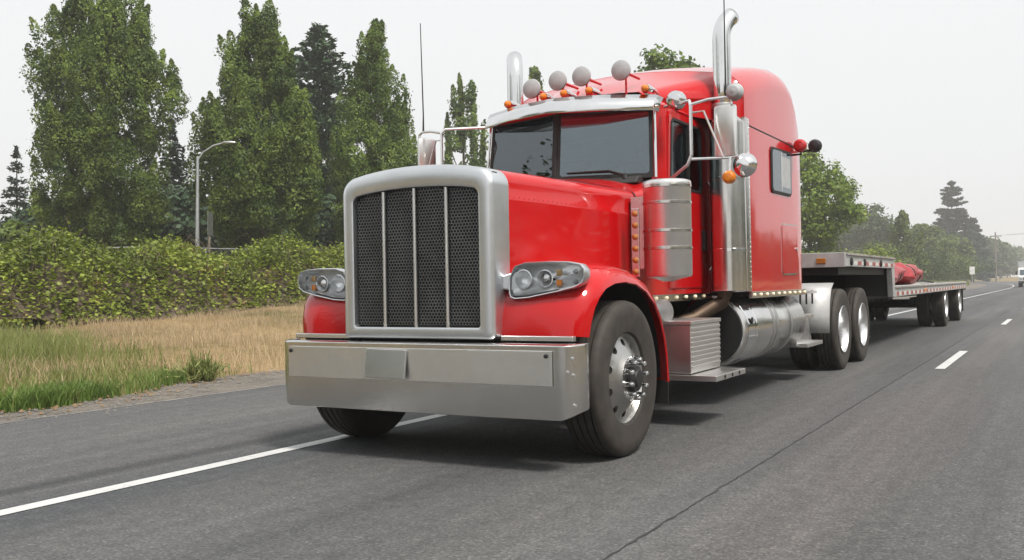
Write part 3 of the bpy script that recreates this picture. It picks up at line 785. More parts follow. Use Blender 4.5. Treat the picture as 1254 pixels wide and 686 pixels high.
def wheel_front(parent, loc, mirror):
    w = MB()
    # rim barrel and flange, then the convex disc with hand holes
    w.lathe([(.268, -.10), (.275, .02), (.282, .085), (.296, .105), (.306, .120), (.312, .117), (.313, .104)], ax='x', n=64)
    xf = lambda r: .075 + .070*(1-min(1, max(0, (r-.15)/(.282-.15))))**1.5
    disc_with_holes(w, .180, .2835, xf, 10, .0235, .236)
    w.lathe([(.1801, xf(.180)), (.165, xf(.165)), (.150, .148), (.10, .150), (.085, .150)], ax='x', n=64)
    o = w.build('wheel', 'alu_wheel', parent, loc, (0, 0, math.pi if mirror else 0), ang=40)
    tyre_mb(.515, .285, .296).build('tyre', 'rubber', o, ang=28)
    MB().lathe([(.088, .145), (.088, .175), (.082, .19), (.06, .195), (.055, .205), (.035, .207), (.0, .207)], ax='x', n=32).build('hub', 'black', o)
    MB().lathe([(.272, -.06), (.266, .045), (.16, .05), (.0, .05)], ax='x', n=32).build('dark_drum', 'black', o)  # wide black disc added behind the hand holes so they look dark
    nut = None
    for k in range(10):
        a = 2*math.pi*k/10+.2
        q = (0, math.cos(a)*.127, math.sin(a)*.127)
        if nut is None:
            nut = MB().lathe([(.023, .146), (.023, .158), (.0165, .160), (.0165, .205), (.013, .216), (.0, .219)], ax='x', n=12).build('lug_nut', 'chrome', o, q)
        else: share(nut, 'lug_nut', o, q)
    return o
def wheel_dual(parent, loc, mirror, rimm='alu'):
    w = MB()
    w.lathe([(.25, -.36), (.262, -.15), (.266, .02), (.275, .10), (.290, .125), (.298, .135), (.302, .130), (.303, .118)], ax='x', n=56)
    xf = lambda r: -.055 - .045*(1-min(1, max(0, (r-.15)/.116)))
    disc_with_holes(w, .175, .2665, xf, 10, .022, .228)
    w.lathe([(.1751, xf(.175)), (.15, -.10), (.09, -.10)], ax='x', n=56)
    o = w.build('wheel', rimm, parent, loc, (0, 0, math.pi if mirror else 0), ang=40)
    tyre_mb(.515, .27, .297).build('tyre', 'rubber', o, ang=28)
    t2 = tyre_mb(.515, .27, .297, 48).build('inner_tyre', 'rubber', o, (-.335, 0, 0), ang=28)
    MB().lathe([(.092, -.11), (.092, .02), (.085, .035), (.06, .04), (.0, .04)], ax='x', n=28).build('hub', 'alu', o)
    nut = None
    for k in range(10):
        a = 2*math.pi*k/10+.2; q = (0, math.cos(a)*.13, math.sin(a)*.13)
        if nut is None: nut = MB().lathe([(.022, -.105), (.022, -.09), (.015, -.088), (.015, -.05), (.0, -.046)], ax='x', n=10).build('lug_nut', 'chrome', o, q)
        else: share(nut, 'lug_nut', o, q)
    return o
def copy_wheel(src, parent, loc, mirror):
    o = share(src, 'wheel', parent, loc, (0, 0, math.pi if mirror else 0))
    for c in src.children: share(c, c.name.split('.')[0], o, c.location)
    return o

# ------------------------------------------------------------------ the tractor
T = tag(empty('semi_truck', (0, 0, 0)), 'red long-nosed semi truck with big silver grille and chrome stacks', 'truck')
fw = wheel_front(T, (1.035, 0, .513), False)
copy_wheel(fw, T, (-1.035, 0, .513), True)
dw = wheel_dual(T, (1.085, 6.86, .513), False)
for x, y in ((1.085, 8.21), (-1.085, 6.86), (-1.085, 8.21)): copy_wheel(dw, T, (x, y, .513), x < 0)

# chassis
c = MB()
for s in (-1, 1): c.box(s*.43-.045, s*.43+.045, -.55, 9.2, .72, 1.0)
for y in (.6, 2.3, 4.2, 5.6, 7.5, 9.0): c.box(-.40, .40, y-.06, y+.06, .76, .96)
c.build('frame', 'black', T, bevel=.006)
a = MB().tube([(-.95, 0, .513), (-.6, 0, .44), (.6, 0, .44), (.95, 0, .513)], .06, 8)
a.build('front_axle', 'black', T)
for y in (6.86, 8.21):
    a = MB().tube([(-.8, y, .513), (.8, y, .513)], .075, 8); a.lathe([(.0, -.2), (.17, -.15), (.22, 0), (.17, .15), (0, .2)], (0, y, .53), 'y', 16)
    a.build('drive_axle', 'black', T)
    for s in (-1, 1):
        MB().prism([(y-.45, .62), (y+.45, .62), (y+.35, .72), (y-.35, .72)], 'x', s*.55-.05, s*.55+.05).build('spring', 'black', T)
MB().box(-.38, .38, -.45, 1.9, .52, 1.05).build('engine_block', 'black', T, bevel=.02)
fwp = MB(); fwp.lathe([(.0, 1.12), (.46, 1.12), (.48, 1.15), (.46, 1.19), (.0, 1.19)], (0, 7.45, 0), 'z', 32); fwp.box(-.4, .4, 6.9, 8.0, 1.0, 1.12)
fwp.build('fifth_wheel', 'black', T)

# bumper: flat face, ends rolled back, lower corners clipped
pl = []
for k in range(9):
    a = R(90)*k/8; pl.append((1.06+.115*math.sin(a), -.82+.16*(1-math.cos(a))))
plan = [(-x, y) for x, y in reversed(pl)] + [(-.55, -.826), (0, -.828), (.55, -.826)] + pl
secs = []
for x, y in plan:
    e = max(0, abs(x)-1.03)/.145
    z0 = .325 + .055*e*e
    secs.append([(x, y+.010, z0), (x, y, .530), (x, y, .775), (x*.999, y+.03, .785), (x*.985, y+.07, .785), (x*.985, y+.07, z0+.01)])
bp = MB().loft(secs, True, True).build('bumper', 'steel', T, bevel=.006, ang=50)
MB().box(-1.045, 1.03, -.842, -.8285, .535, .745).build('face_plate', 'plate', bp, bevel=.003)
MB().box(-.163, .163, -.008, .008, -.095, .095).build('plate_holder', 'steel', bp, (-.183, -.862, .643), rot=(R(-8), R(.9), 0), bevel=.004)
for x in (-1.02, .995):
    MB().lathe([(.013, -.842), (.013, -.852), (.0, -.855)], (x, 0, .715), 'y', 10).build('bolt', 'black', bp)
for k, (x, y, z) in enumerate(((1.135, -.775, .70), (1.115, -.80, .62), (1.14, -.77, .60), (1.145, -.765, .42))):
    MB().lathe([(.010, 0), (.010, -.012), (.0, -.014)], (0, 0, 0), 'y', 8).build('bolt', 'alu', bp, (x, y, z), (0, 0, R(42)))
MB().box(-.9, .9, -.76, -.60, .40, .62).build('bumper_bracket', 'black', T)
MB().box(-1.0, 1.0, -.62, -.60, .55, .84).build('splash_shield', 'black', T)

# grille surround: an arched silver frame
def arch(hw, zb, zt, rise, rt, rb, y, N=12):
    p = []
    def arc(cx, cz, r, a0, a1):
        for k in range(N+1):
            a = R(a0+(a1-a0)*k/N); p.append((cx+r*math.cos(a), y, cz+r*math.sin(a)))
    arc(hw-rb, zb+rb, rb, -90, 0)
    arc(hw-rt, zt-rise-rt, rt, 0, 86)
    for k in range(1, 14):
        x = (hw-rt)*(1-2*k/14); p.append((x, y, zt-rise*(x/(hw-rt))**2*.9))
    arc(-hw+rt, zt-rise-rt, rt, 94, 180)
    arc(-hw+rb, zb+rb, rb, 180, 270)
    return p
O = lambda y, ins: arch(.600-ins, .800+ins*.5, 1.935-ins, .045, .115-ins*.4, .035, y)
I = lambda y, ins: arch(.498+ins, .880-ins, 1.790+ins, .030, .055, .022, y)
MB().loft([O(-.57, .0), O(-.745, .0), O(-.768, .010), O(-.78, .032), I(-.783, .012), I(-.778, .003), I(-.74, 0)], True, False).build('grille_surround', 'silver', T, ang=50)
MB().loft([O(-.572, .004), O(-.59, .004), I(-.59, 0)], True, False).build('grille_shell_back', 'black', T)
# hexagonal mesh, one screen per bay
def hexmesh(x0, x1, z0, zt, y, pitch, bar):
    mb = MB(); R_ = pitch/math.sqrt(3); rows = int((1.82-z0)/(1.5*R_))+2
    for j in range(rows):
        zc = z0+j*1.5*R_
        for i in range(int((x1-x0)/pitch)+2):
            xc = x0+(i+.5*(j % 2))*pitch
            if xc > x1-.2*pitch or xc < x0+.2*pitch or zc > zt(xc)-.3*pitch or zc < z0+.3*R_: continue
            ou = [(xc+R_*math.cos(R(60*k+30)), y, zc+R_*math.sin(R(60*k+30))) for k in range(6)]
            inn = [(xc+(R_-bar)*math.cos(R(60*k+30)), y, zc+(R_-bar)*math.sin(R(60*k+30))) for k in range(6)]
            inb = [(p[0], y+.006, p[2]) for p in inn]
            mb.loft([ou, inn, inb], True, False)
    return mb
zt = lambda x: 1.790-.030*(x/.44)**2*.9 - (.03 if abs(x) > .46 else 0)
gr = empty('grille', (0, -.75, .88), T)
bars = (-.498, -.250, 0.0, .250, .498)
for k in range(4):
    o = hexmesh(bars[k]+.004, bars[k+1]-.004, .882, zt, -.748, .0235, .0030).build('mesh_screen', 'mesh', gr, smooth=False); o.location = (0, .75, -.88)
for x in bars[1:4]:
    o = MB().tube([(x, -.765, .878), (x, -.765, zt(x)-.005)], .0125, 12).build('grille_bar', 'alu', gr); o.location = (0, .75, -.88)
rad = MB(); rad.box(-.57, .57, -.715, -.66, .83, 1.86); rad.build('radiator', 'black', T)

# hood: a tapering loft with a riveted side crease
def hood_sec(y, hw, zb, zs, zc, rr=.10, ins=0.0):
    p = [(hw, y, zb), (hw, y, zb+.35*(zs-zb)), (hw-.002, y, zs-.205), (hw-.002, y, zs-.195), (hw-.012, y, zs-.18)]
    for k in range(9):
        a = R(90*k/8*.93); p.append((hw-.012-rr+rr*math.cos(a), y, zs-rr+rr*math.sin(a)))
    x1 = p[-1][0]
    for k in range(1, 7):
        x = x1*(1-k/6); p.append((x, y, zs+(zc-zs)*(1-(x/x1)**2)))
    return p + [(-x, y_, z) for x, y_, z in reversed(p[:-1])]
hs_ = [(-.58, .590, .84, 1.893, 1.925, .10), (-.2, .640, .86, 1.890, 1.94, .10), (.3, .705, .92, 1.882, 1.955, .095), (.8, .770, 1.0, 1.872, 1.975, .085), (1.06, .800, 1.03, 1.868, 1.99, .08)]
hd = MB().loft([hood_sec(*q) for q in hs_], False, False).build('hood', 'red', T, ang=60)
rv = MB()
for s in (-1, 1):
    for k in range(30):
        t = k/29; y = -.55+1.55*t; hw = .594+.203*t; z = 1.712-.02*t
        rv.lathe([(.0055, 0), (.004, s*.003), (0, s*.0035)], (s*hw, y, z), 'x', 6)
tag(rv.build('rivet_row', 'red', hd), kind='stuff')
MB().loft([hood_sec(1.061, .803, 1.03, 1.872, 1.994, .08), hood_sec(1.085, .803, 1.03, 1.872, 1.994, .08)], False, False).build('hood_gasket', 'seal', T)
# cowl between hood and windshield
MB().loft([hood_sec(1.087, .80, 1.03, 1.866, 1.985, .08), hood_sec(1.25, .82, 1.03, 1.90, 2.02, .09), hood_sec(1.50, .845, 1.03, 1.97, 2.045, .09), hood_sec(1.62, .85, 1.03, 2.0, 2.05, .08)], False, False).build('cowl', 'red', T, ang=60)

# fenders swept round the front wheels
def fender(s):
    path = [(-.675, .825), (-.665, .93), (-.625, 1.05), (-.55, 1.15), (-.42, 1.225), (-.25, 1.265), (-.05, 1.275), (.15, 1.255), (.35, 1.195), (.53, 1.09), (.66, .95), (.745, .80), (.795, .64), (.82, .44)]
    sec = [(.56, .012), (.75, .016), (.92, .010), (1.03, -.005), (1.10, -.028), (1.150, -.062), (1.172, -.095), (1.180, -.125), (1.172, -.132), (1.150, -.118), (1.10, -.075), (1.03, -.045), (.56, -.035)]
    secs = []
    for i, (y, z) in enumerate(path):
        a, b = path[max(i-1, 0)], path[min(i+1, len(path)-1)]
        ty, tz = b[0]-a[0], b[1]-a[1]; L_ = math.hypot(ty, tz); ny, nz = -tz/L_, ty/L_
        k = 1 - .06*max(0, 1-i/3) if i < 3 else 1
        secs.append([(s*(.56+(x-.56)*k), y+ny*n_, z+nz*n_) for x, n_ in sec])
    o = MB().loft(secs, True, True).build('fender', 'red', T, ang=50)
    # inner liner and the strip under the nose
    lin = MB(); lp = [(y*.90, .513+(z-.513)*.91) for y, z in path]
    lin.loft([[(s*.55, y, z), (s*1.10, y, z)] for y, z in lp], False, False); lin.build('wheel_liner', 'black', o)
    MB().box(*sorted((s*.60, s*1.105)), -.705, -.655, .792, .826).build('nose_strip', 'alu', o, bevel=.006)
    MB().box(*sorted((s*.56, s*1.05)), -.66, -.63, .76, .80).build('nose_backing', 'black', o)
    MB().box(*sorted((s*.70, s*1.13)), .80, .812, .25, .60).build('mud_flap', 'seal', o)
fender(1); fender(-1)

# headlight pods
def headlight(s):
    P = lambda ins: [(.641+ins, 1.090+ins*.5), (.652+ins*.8, 1.062+ins*.8), (.685+ins*.3, 1.050+ins), (.78, 1.056+ins), (.98, 1.092+ins), (1.09, 1.118+ins), (1.137-ins*.7, 1.145+ins*.7), (1.155-ins, 1.185), (1.153-ins, 1.232), (1.130-ins*.7, 1.264-ins*.7), (1.05, 1.281-ins), (.92, 1.287-ins), (.76, 1.284-ins), (.685+ins*.6, 1.262-ins*.7), (.645+ins, 1.20-ins)]
    def yb(x): return -.665 + .045*max(0, (x-.80)/.35)**2            # the face sweeps back at the outer end
    def ring(ins, dy, k=1.0, cx=.9, cz=1.17): return [(s*(cx+(x-cx)*k), yb(x)+dy, cz+(z-cz)*k) for x, z in P(ins)]
    h = MB().loft([ring(.0, .20, .55), ring(0, .15, .86), ring(0, .08, .98), ring(0, .03), ring(.002, .008), ring(.006, -.002), ring(.011, .0), ring(.012, .04)], True, False)
    h.loft([ring(.0, .20, .55), ring(.0, .205, .05)], True, False)
    o = h.build('headlight', 'silver', T, ang=45)
    tilt = lambda ps: [(x, y+(z-1.17)*.55, z) for x, y, z in ps]
    MB().loft([ring(.0115, .032), tilt(ring(.02, .055, .97)), tilt(ring(.02, .06, .1))], True, False).build('reflector', 'headlamp', o, ang=40)
    for x, r in ((.745, .055), (.895, .050)):
        MB().lathe([(r*1.12, -.010), (r*1.0, -.012), (r*.8, .012), (r*.45, .03), (.0, .036)], (s*x, yb(x)+.02, 1.178), 'y', 24).build('lamp_bowl', 'headlamp', o)
    MB().lathe([(.036, -.004), (.034, -.016), (.022, -.026), (.0, -.030)], (s*.895, yb(.9)+.03, 1.178), 'y', 20).build('projector_lens', 'steel', o)
    for z in (1.150, 1.212):
        MB().box(*sorted((s*.968, s*1.005)), yb(.98)+.012, yb(.98)+.03, z-.020, z+.020).build('turn_reflector', 'amber' if z < 1.2 else 'amber_pale', o, bevel=.004)
        MB().lathe([(.016, 0), (.012, -.015), (0, -.02)], (s*1.085, yb(1.085)+.03, z+.005), 'y', 12).build('marker_bulb', 'horn_grey', o)
    MB().loft([ring(.0115, .006), ring(.05, -.008), ring(.05, -.010, .3), ring(.05, -.0105, .02)], True, False).build('lens_cover', 'lens', o, ang=60)
    MB().loft([[(s*.585, -.66, 1.12), (s*.585, -.58, 1.12), (s*.585, -.58, 1.20), (s*.585, -.66, 1.20)], [(s*.70, -.635, 1.09), (s*.70, -.55, 1.09), (s*.70, -.55, 1.235), (s*.70, -.635, 1.235)]]).build('mount_arm', 'silver', o, bevel=.012)
headlight(1); headlight(-1)

# cab
def cab_sec(z, c, hw1, y1, hw2, y2, yb): return [(0, c, z), (hw1, y1, z), (hw2, y2, z), (hw2, yb, z), (-hw2, yb, z), (-hw2, y2, z), (-hw1, y1, z)]
YB = 2.66
cabo = MB().loft([cab_sec(1.03, 1.3, .82, 1.40, .85, 1.55, YB), cab_sec(1.96, 1.25, .792, 1.472, .85, 1.583, YB)]).build('cab', 'red', T, bevel=.012)
MB().loft([cab_sec(2.565, 1.307, .767, 1.532, .836, 1.628, YB), cab_sec(2.61, 1.31, .765, 1.535, .835, 1.63, YB)]).build('cab_header', 'red', T)
MB().box(-.85, .85, 2.54, YB, 1.962, 2.564).build('back_wall', 'red', T)
MB().box(-.83, .83, 2.530, 2.5395, 1.965, 2.562).build('back_lining', 'trim_dark', T)
MB().box(-.72, .72, 1.62, 2.53, 2.550, 2.5635).build('headliner', 'trim_dark', T)
for s in (-1, 1):
    MB().loft([[(s*.765, 1.468, 1.955), (s*.80, 1.475, 1.955), (s*.852, 1.58, 1.955), (s*.852, 1.62, 1.955), (s*.81, 1.60, 1.955)],
               [(s*.740, 1.528, 2.57), (s*.767, 1.532, 2.57), (s*.838, 1.628, 2.57), (s*.838, 1.67, 2.57), (s*.79, 1.65, 2.57)]]).build('pillar', 'red', T, bevel=.006)
    st_ = MB().loft([[(s*.40-.24, 2.20+a, 1.97), (s*.40+.24, 2.20+a, 1.97), (s*.40+.24, 2.33+a, 1.97), (s*.40-.24, 2.33+a, 1.97)] for a in (0,)] + [[(s*.40-.22, 2.30, 2.30), (s*.40+.22, 2.30, 2.30), (s*.40+.22, 2.40, 2.30), (s*.40-.22, 2.40, 2.30)]]).build('seat', 'seat', T, bevel=.03)
    MB().box(s*.40-.13, s*.40+.13, 2.31, 2.40, 2.32, 2.48).build('headrest', 'seat', st_, bevel=.03)
MB().prism([(1.30, 1.95), (1.62, 1.95), (1.62, 1.99), (1.50, 2.03), (1.36, 2.01)], 'x', -.70, .70).build('dashboard', 'trim_dark', T, bevel=.015)
sw = [(.40+.21*math.cos(a), 1.80+.10*math.sin(a), 2.03+.17*math.sin(a)) for a in np.linspace(0, 2*math.pi, 28)]
wh = MB().tube(sw, .014, 8, False); wh.tube([(.19, 1.80, 2.03), (.61, 1.80, 2.03)], .012, 6); wh.tube([(.40, 1.80, 2.03), (.40, 1.66, 1.95)], .02, 8)
wh.build('steering_wheel', 'blackplastic', T)
# roof crown
def roof_sec(y, hw, z0, zc, n=15):
    p = []
    for k in range(n):
        u = 1-2*k/(n-1); x = hw*math.copysign(abs(u)**.85, u) if u else 0
        p.append((x, y, z0+(zc-z0)*(1-abs(u)**3.2)**.7))
    return p
MB().loft([roof_sec(1.42, .40, 2.60, 2.66), roof_sec(1.56, .62, 2.60, 2.70), roof_sec(1.70, .825, 2.60, 2.735), roof_sec(1.9, .846, 2.60, 2.76), roof_sec(2.3, .85, 2.60, 2.78), roof_sec(YB, .85, 2.60, 2.80)], False, False).build('cab_roof', 'red', T, ang=60)
# windshield: two flat panes in a V
for s in (-1, 1):
    def fp(u, v, off=0):
        b0, b1 = Vector((0, 1.25, 2.0)), Vector((s*.79, 1.475, 2.0)); t0, t1 = Vector((0, 1.31, 2.60)), Vector((s*.765, 1.535, 2.60))
        p = (b0.lerp(b1, u)).lerp(t0.lerp(t1, u), v); n_ = (b1-b0).cross(t0-b0).normalized(); n_ = n_ if n_.y < 0 else -n_
        return p + n_*off
    def pane(u0, u1, v0, v1, off, r=.02):
        q = [(u0+r, v0), (u1-r, v0), (u1, v0+r*1.3), (u1, v1-r*1.3), (u1-r, v1), (u0+r, v1), (u0, v1-r*1.3), (u0, v0+r*1.3)]
        return [fp(u, v, off) for u, v in q]
    MB().loft([pane(.008, .992, .0, .955, -.004), pane(.008, .992, .0, .955, .008), pane(.045, .955, .065, .93, .008), pane(.045, .955, .065, .93, -.004), pane(.008, .992, .0, .955, -.004)], True, False).build('windshield_seal', 'seal', T)
    w = MB().loft([pane(.04, .96, .06, .935, .004), pane(.045, .955, .062, .933, .0042)], True, True).build('windshield', 'cabglass', T)
    MB().tube([fp(0, -.02, .004), fp(0, .99, .004)], .015, 8).build('centre_post', 'seal', T) if s > 0 else None
    pv = [fp(.72, .03, .045), fp(.55, .11, .03), fp(.12, .105, .022)]
    MB().tube(pv, [.012, .009, .006], 6).build('wiper', 'seal', w)
    MB().lathe([(.028, -.02), (.02, .02), (0, .025)], tuple(fp(.72, .02, .05)), 'z', 10).build('wiper_pivot', 'blackplastic', w)
    MB().tube([fp(1.02, .0, .012), fp(1.02, 1.0, .012)], .010, 8).build('pillar_trim', 'chrome', T)
# door with window, handle, kick plate
for s in (-1, 1):
    X0 = .848
    d = MB().prism([(1.60, 1.09), (2.50, 1.09), (2.56, 1.14), (2.56, 1.925), (1.60, 1.925)], 'x', s*.80, s*(X0+.012)).build('door', 'red', T, bevel=.006)
    do = [(1.60, 1.926), (2.56, 1.926), (2.56, 2.10), (2.56, 2.52), (2.50, 2.575), (1.70, 2.575), (1.66, 2.53)]
    di = [(1.645, 1.94), (2.42, 1.93), (2.47, 1.98), (2.45, 2.48), (2.40, 2.52), (1.74, 2.52), (1.69, 2.48)]
    fx_ = lambda q, x: [(s*x, y, z) for y, z in q]
    MB().loft([fx_(do, X0-.03), fx_(do, X0+.012), fx_(di, X0+.012), fx_(di, X0-.03), fx_(do, X0-.03)], True, False).build('window_frame', 'red', d)
    wp = [(1.645, 1.94), (2.42, 1.93), (2.47, 1.98), (2.45, 2.48), (2.40, 2.52), (1.74, 2.52), (1.69, 2.48)]
    wi = [(2.06+(y-2.06)*.94, 2.23+(z-2.23)*.93) for y, z in wp]
    MB().loft([fx_(wp, X0-.02), fx_(wp, X0+.016), fx_(wi, X0+.016), fx_(wi, X0-.02), fx_(wp, X0-.02)], True, False).build('window_seal', 'seal', d)
    MB().prism([(2.06+(y-2.06)*.96, 2.23+(z-2.23)*.95) for y, z in wp], 'x', s*(X0-.002), s*(X0-.0015)).build('window', 'cabglass', d)
    MB().box(*sorted((s*X0, s*(X0+.022))), 2.085, 2.105, 1.955, 2.50).build('vent_bar', 'seal', d)
    MB().box(*sorted((s*X0, s*(X0+.045))), 2.42, 2.47, 1.42, 1.60).build('door_handle', 'black', d, bevel=.008)
    MB().tube([(s*(X0+.02), 2.60, 1.25), (s*(X0+.06), 2.60, 1.32), (s*(X0+.06), 2.60, 1.98), (s*(X0+.02), 2.60, 2.05)], .013, 8).build('grab_bar', 'chrome', T)
# lit marker strips under cab and sleeper
for s in (-1, 1):
    for (y0, y1, n_, x) in ((1.22, 2.50, 6, .86), (2.78, 4.85, 10, 1.205)):
        o = MB().box(*sorted((s*(x-.03), s*(x+.004))), y0, y1, .985, 1.045).build('sill_trim', 'steel', T, bevel=.003)
        b0 = None
        for k in range(n_):
            q = (s*(x+.004), y0+.06+(y1-y0-.12)*k/(n_-1), 1.018)
            if b0 is None: b0 = MB().lathe([(.014, 0), (.013, s*.008), (.007, s*.014), (0, s*.016)], (0, 0, 0), 'x', 12).build('marker_light', 'bulb', o, q)
            else: share(b0, 'marker_light', o, q)

# sun visor: polished steel in two bent halves
vz = MB()
lo = [(-.83, 1.50, 2.535), (-.80, 1.445, 2.545), (-.42, 1.22, 2.548), (0, 1.085, 2.548), (.42, 1.22, 2.548), (.80, 1.445, 2.545), (.83, 1.50, 2.535)]
up = [(-.835, 1.60, 2.665), (-.80, 1.535, 2.685), (-.42, 1.36, 2.70), (0, 1.27, 2.705), (.42, 1.36, 2.70), (.80, 1.535, 2.685), (.835, 1.60, 2.665)]
vz.loft([lo, [tuple(a*.45+b*.55 for a, b in zip(p, q)) if 0 else (p[0]*.5+q[0]*.5, p[1]*.5+q[1]*.5-.008, p[2]*.5+q[2]*.5+.012) for p, q in zip(lo, up)], up], False, False)
vz.build('sun_visor', 'chrome', T, ang=25, solid=.006)
# five torpedo marker lights and four roof horns
tl = None
for x, z in ((-.61, 2.748), (-.25, 2.775), (-.05, 2.78), (.19, 2.776), (.70, 2.735)):
    q = (x, 1.54, z+.012)
    if tl is None:
        tl = MB().lathe([(.036, .0), (.041, .03), (.040, .09), (.030, .20), (.010, .31), (0, .315)], ax='y', n=18); tl.box(-.014, .014, .02, .20, -.06, 0)
        tl = tl.build('cab_light', 'chrome', T, q)
        le = MB().lathe([(.033, .0), (.033, -.012), (.026, -.030), (.012, -.038), (0, -.039)], ax='y', n=18).build('lens', 'amber', tl)
    else:
        o = share(tl, 'cab_light', T, q); share(le, 'lens', o)
hn = None
for x, z, r in ((-.40, 2.885, .078), (-.14, 2.925, .085), (.09, 2.935, .085), (.46, 2.94, .085)):
    if hn is None:
        hn = MB().lathe([(.012, .40), (.013, .25), (.018, .12), (.038, .045), (.085, .0)], ax='y', n=22); hn.lathe([(.012, .40), (0, .41)], ax='y', n=22)
        hn.box(-.007, .007, .10, .114, -.19, -.01)
        hn = hn.build('air_horn', 'red', T, (x, 1.60, z))
        cv = MB().lathe([(.0862, .012), (.088, .0), (.085, -.010), (.06, -.022), (.03, -.027), (0, -.028)], ax='y', n=28).build('horn_cover', 'horn_grey', hn)
    else:
        o = share(hn, 'air_horn', T, (x, 1.60, z)); share(cv, 'horn_cover', o)

# sleeper with raised roof
def slp_sec(y, hw, zb, zs, zc, r, n=10):
    p = [(hw, y, zb), (hw, y, zb+.5*(zs-zb)), (hw, y, zs-r)]
    for k in range(1, n+1):
        a = R(82*k/n); p.append((hw-r*.95+r*.95*math.cos(a), y, zs-r+r*math.sin(a)))
    x1, z1 = p[-1][0], p[-1][2]
    for k in range(1, 7):
        x = x1*(1-k/6); p.append((x, y, z1+(zc-z1)*(1-(x/x1)**2)))
    return p + [(-x, y_, z) for x, y_, z in reversed(p[:-1])]
SB = 1.045
ss = [(2.665, 1.195, SB, 3.05, 3.15, .26), (2.72, 1.20, SB, 3.065, 3.165, .26), (3.1, 1.20, SB, 3.17, 3.26, .26), (3.6, 1.20, SB, 3.275, 3.36, .26), (4.0, 1.20, SB, 3.335, 3.42, .26),
      (4.25, 1.198, SB, 3.345, 3.425, .27), (4.45, 1.195, SB, 3.31, 3.385, .28), (4.60, 1.19, SB, 3.22, 3.29, .30), (4.74, 1.182, SB, 3.06, 3.12, .32), (4.83, 1.172, SB, 2.84, 2.89, .33), (4.88, 1.163, SB, 2.58, 2.62, .33), (4.90, 1.15, SB, 2.3, 2.34, .3)]
sl = MB().loft([slp_sec(*q) for q in ss], True, True).build('sleeper', 'red_sleeper', T, ang=50)
# fairing from cab roof up to the sleeper
def fair(y, hw, z0, zs, zc, r):
    return slp_sec(y, hw, z0, zs, zc, r)
MB().loft([fair(1.72, .60, 2.70, 2.765, 2.785, .05), fair(1.95, .74, 2.62, 2.83, 2.89, .14), fair(2.25, .86, 2.6, 2.92, 3.0, .20), fair(2.50, 1.02, 2.58, 2.98, 3.08, .24), fair(2.664, 1.19, 2.56, 3.048, 3.148, .26)], False, False).build('roof_fairing', 'red', T, ang=60)
for s in (-1, 1):
    X0 = 1.2
    MB().box(*sorted((s*(X0-.002), s*(X0+.004))), 2.70, 4.60, 2.556, 2.566).build('body_seam', 'seal', sl)
    tr = MB().prism([(s*1.03, 2.652), (s*1.204, 2.640), (s*1.209, 2.70), (s*1.209, 2.765), (s*1.203, 2.765), (s*1.2, 2.66), (s*1.03, 2.662)], 'z', 1.05, 2.62).build('corner_trim', 'steel', sl, bevel=.004)
    MB().box(*sorted((s*1.180, s*1.1915)), 4.545, 4.551, 1.06, 2.50).build('body_seam', 'seal', sl)
    rv2 = MB()
    for k in range(34): rv2.lathe([(.007, 0), (.005, s*.004), (0, s*.005)], (s*1.2095, 2.735, 1.09+.045*k), 'x', 6)
    tag(rv2.build('rivet_row', 'steel', sl), kind='stuff')
    wn = [(3.53, 2.06), (3.57, 2.03), (4.22, 2.04), (4.26, 2.08), (4.26, 2.42), (4.22, 2.455), (3.57, 2.435), (3.53, 2.40)]
    f_ = MB().prism([(3.895+(y-3.895)*1.085, 2.24+(z-2.24)*1.12) for y, z in wn], 'x', s*X0, s*(X0+.014)).build('window', 'seal', sl, bevel=.004)
    MB().prism([(y, z) for y, z in wn], 'x', s*X0, s*(X0+.018)).build('pane', 'glass', f_)
    MB().box(*sorted((s*X0, s*(X0+.021))), 3.84, 3.88, 2.05, 2.44).build('window_bar', 'alu', f_)
    MB().box(*sorted((s*X0, s*(X0+.0185))), 3.88, 4.21, 2.09, 2.40).build('blind', 'horn_grey', f_)
    hp = [(3.88, 1.24), (3.91, 1.21), (4.47, 1.22), (4.50, 1.25), (4.50, 1.68), (4.47, 1.715), (3.91, 1.71), (3.88, 1.68)]
    h_ = MB().prism([(4.19+(y-4.19)*1.05, 1.465+(z-1.465)*1.05) for y, z in hp], 'x', s*X0, s*(X0+.006)).build('luggage_hatch', 'steel', sl)
    MB().prism(hp, 'x', s*X0, s*(X0+.010)).build('hatch_panel', 'red_sleeper', h_, bevel=.003)
    MB().lathe([(.022, 0), (.022, s*.014), (0, s*.018)], (s*(X0+.009), 4.43, 1.47), 'x', 14).build('latch', 'alu', h_)
    # lower side skirt under the sleeper and rear work lamps
    lp = MB().tube([(s*1.19, 4.42, 2.47), (s*1.29, 4.40, 2.47), (s*1.29, 4.40, 2.53)], .012, 8).build('lamp_bracket', 'black', sl)
    MB().lathe([(0, -.05), (.045, -.045), (.066, -.02), (.07, .01), (.06, .03), (0, .03)], (s*1.29, 4.36, 2.555), 'y', 20).build('red_lamp', 'redlens', sl)
    MB().lathe([(0, -.06), (.05, -.05), (.07, -.01), (.072, .04), (.0, .045)], (s*1.33, 4.86, 2.61), 'y', 20).build('work_lamp', 'black', sl)
    MB().tube([(s*1.15, 4.86, 2.56), (s*1.33, 4.86, 2.56), (s*1.33, 4.86, 2.60)], .012, 8).build('lamp_bracket', 'black', sl)
MB().lathe([(.05, 0), (.05, .03), (.03, .05), (0, .055)], (1.0, 2.95, 3.06), 'z', 14).build('roof_beacon', 'black', sl)
MB().box(-.8, .8, 4.88, 4.93, 1.1, 2.0).build('rear_panel', 'red', sl, bevel=.01)

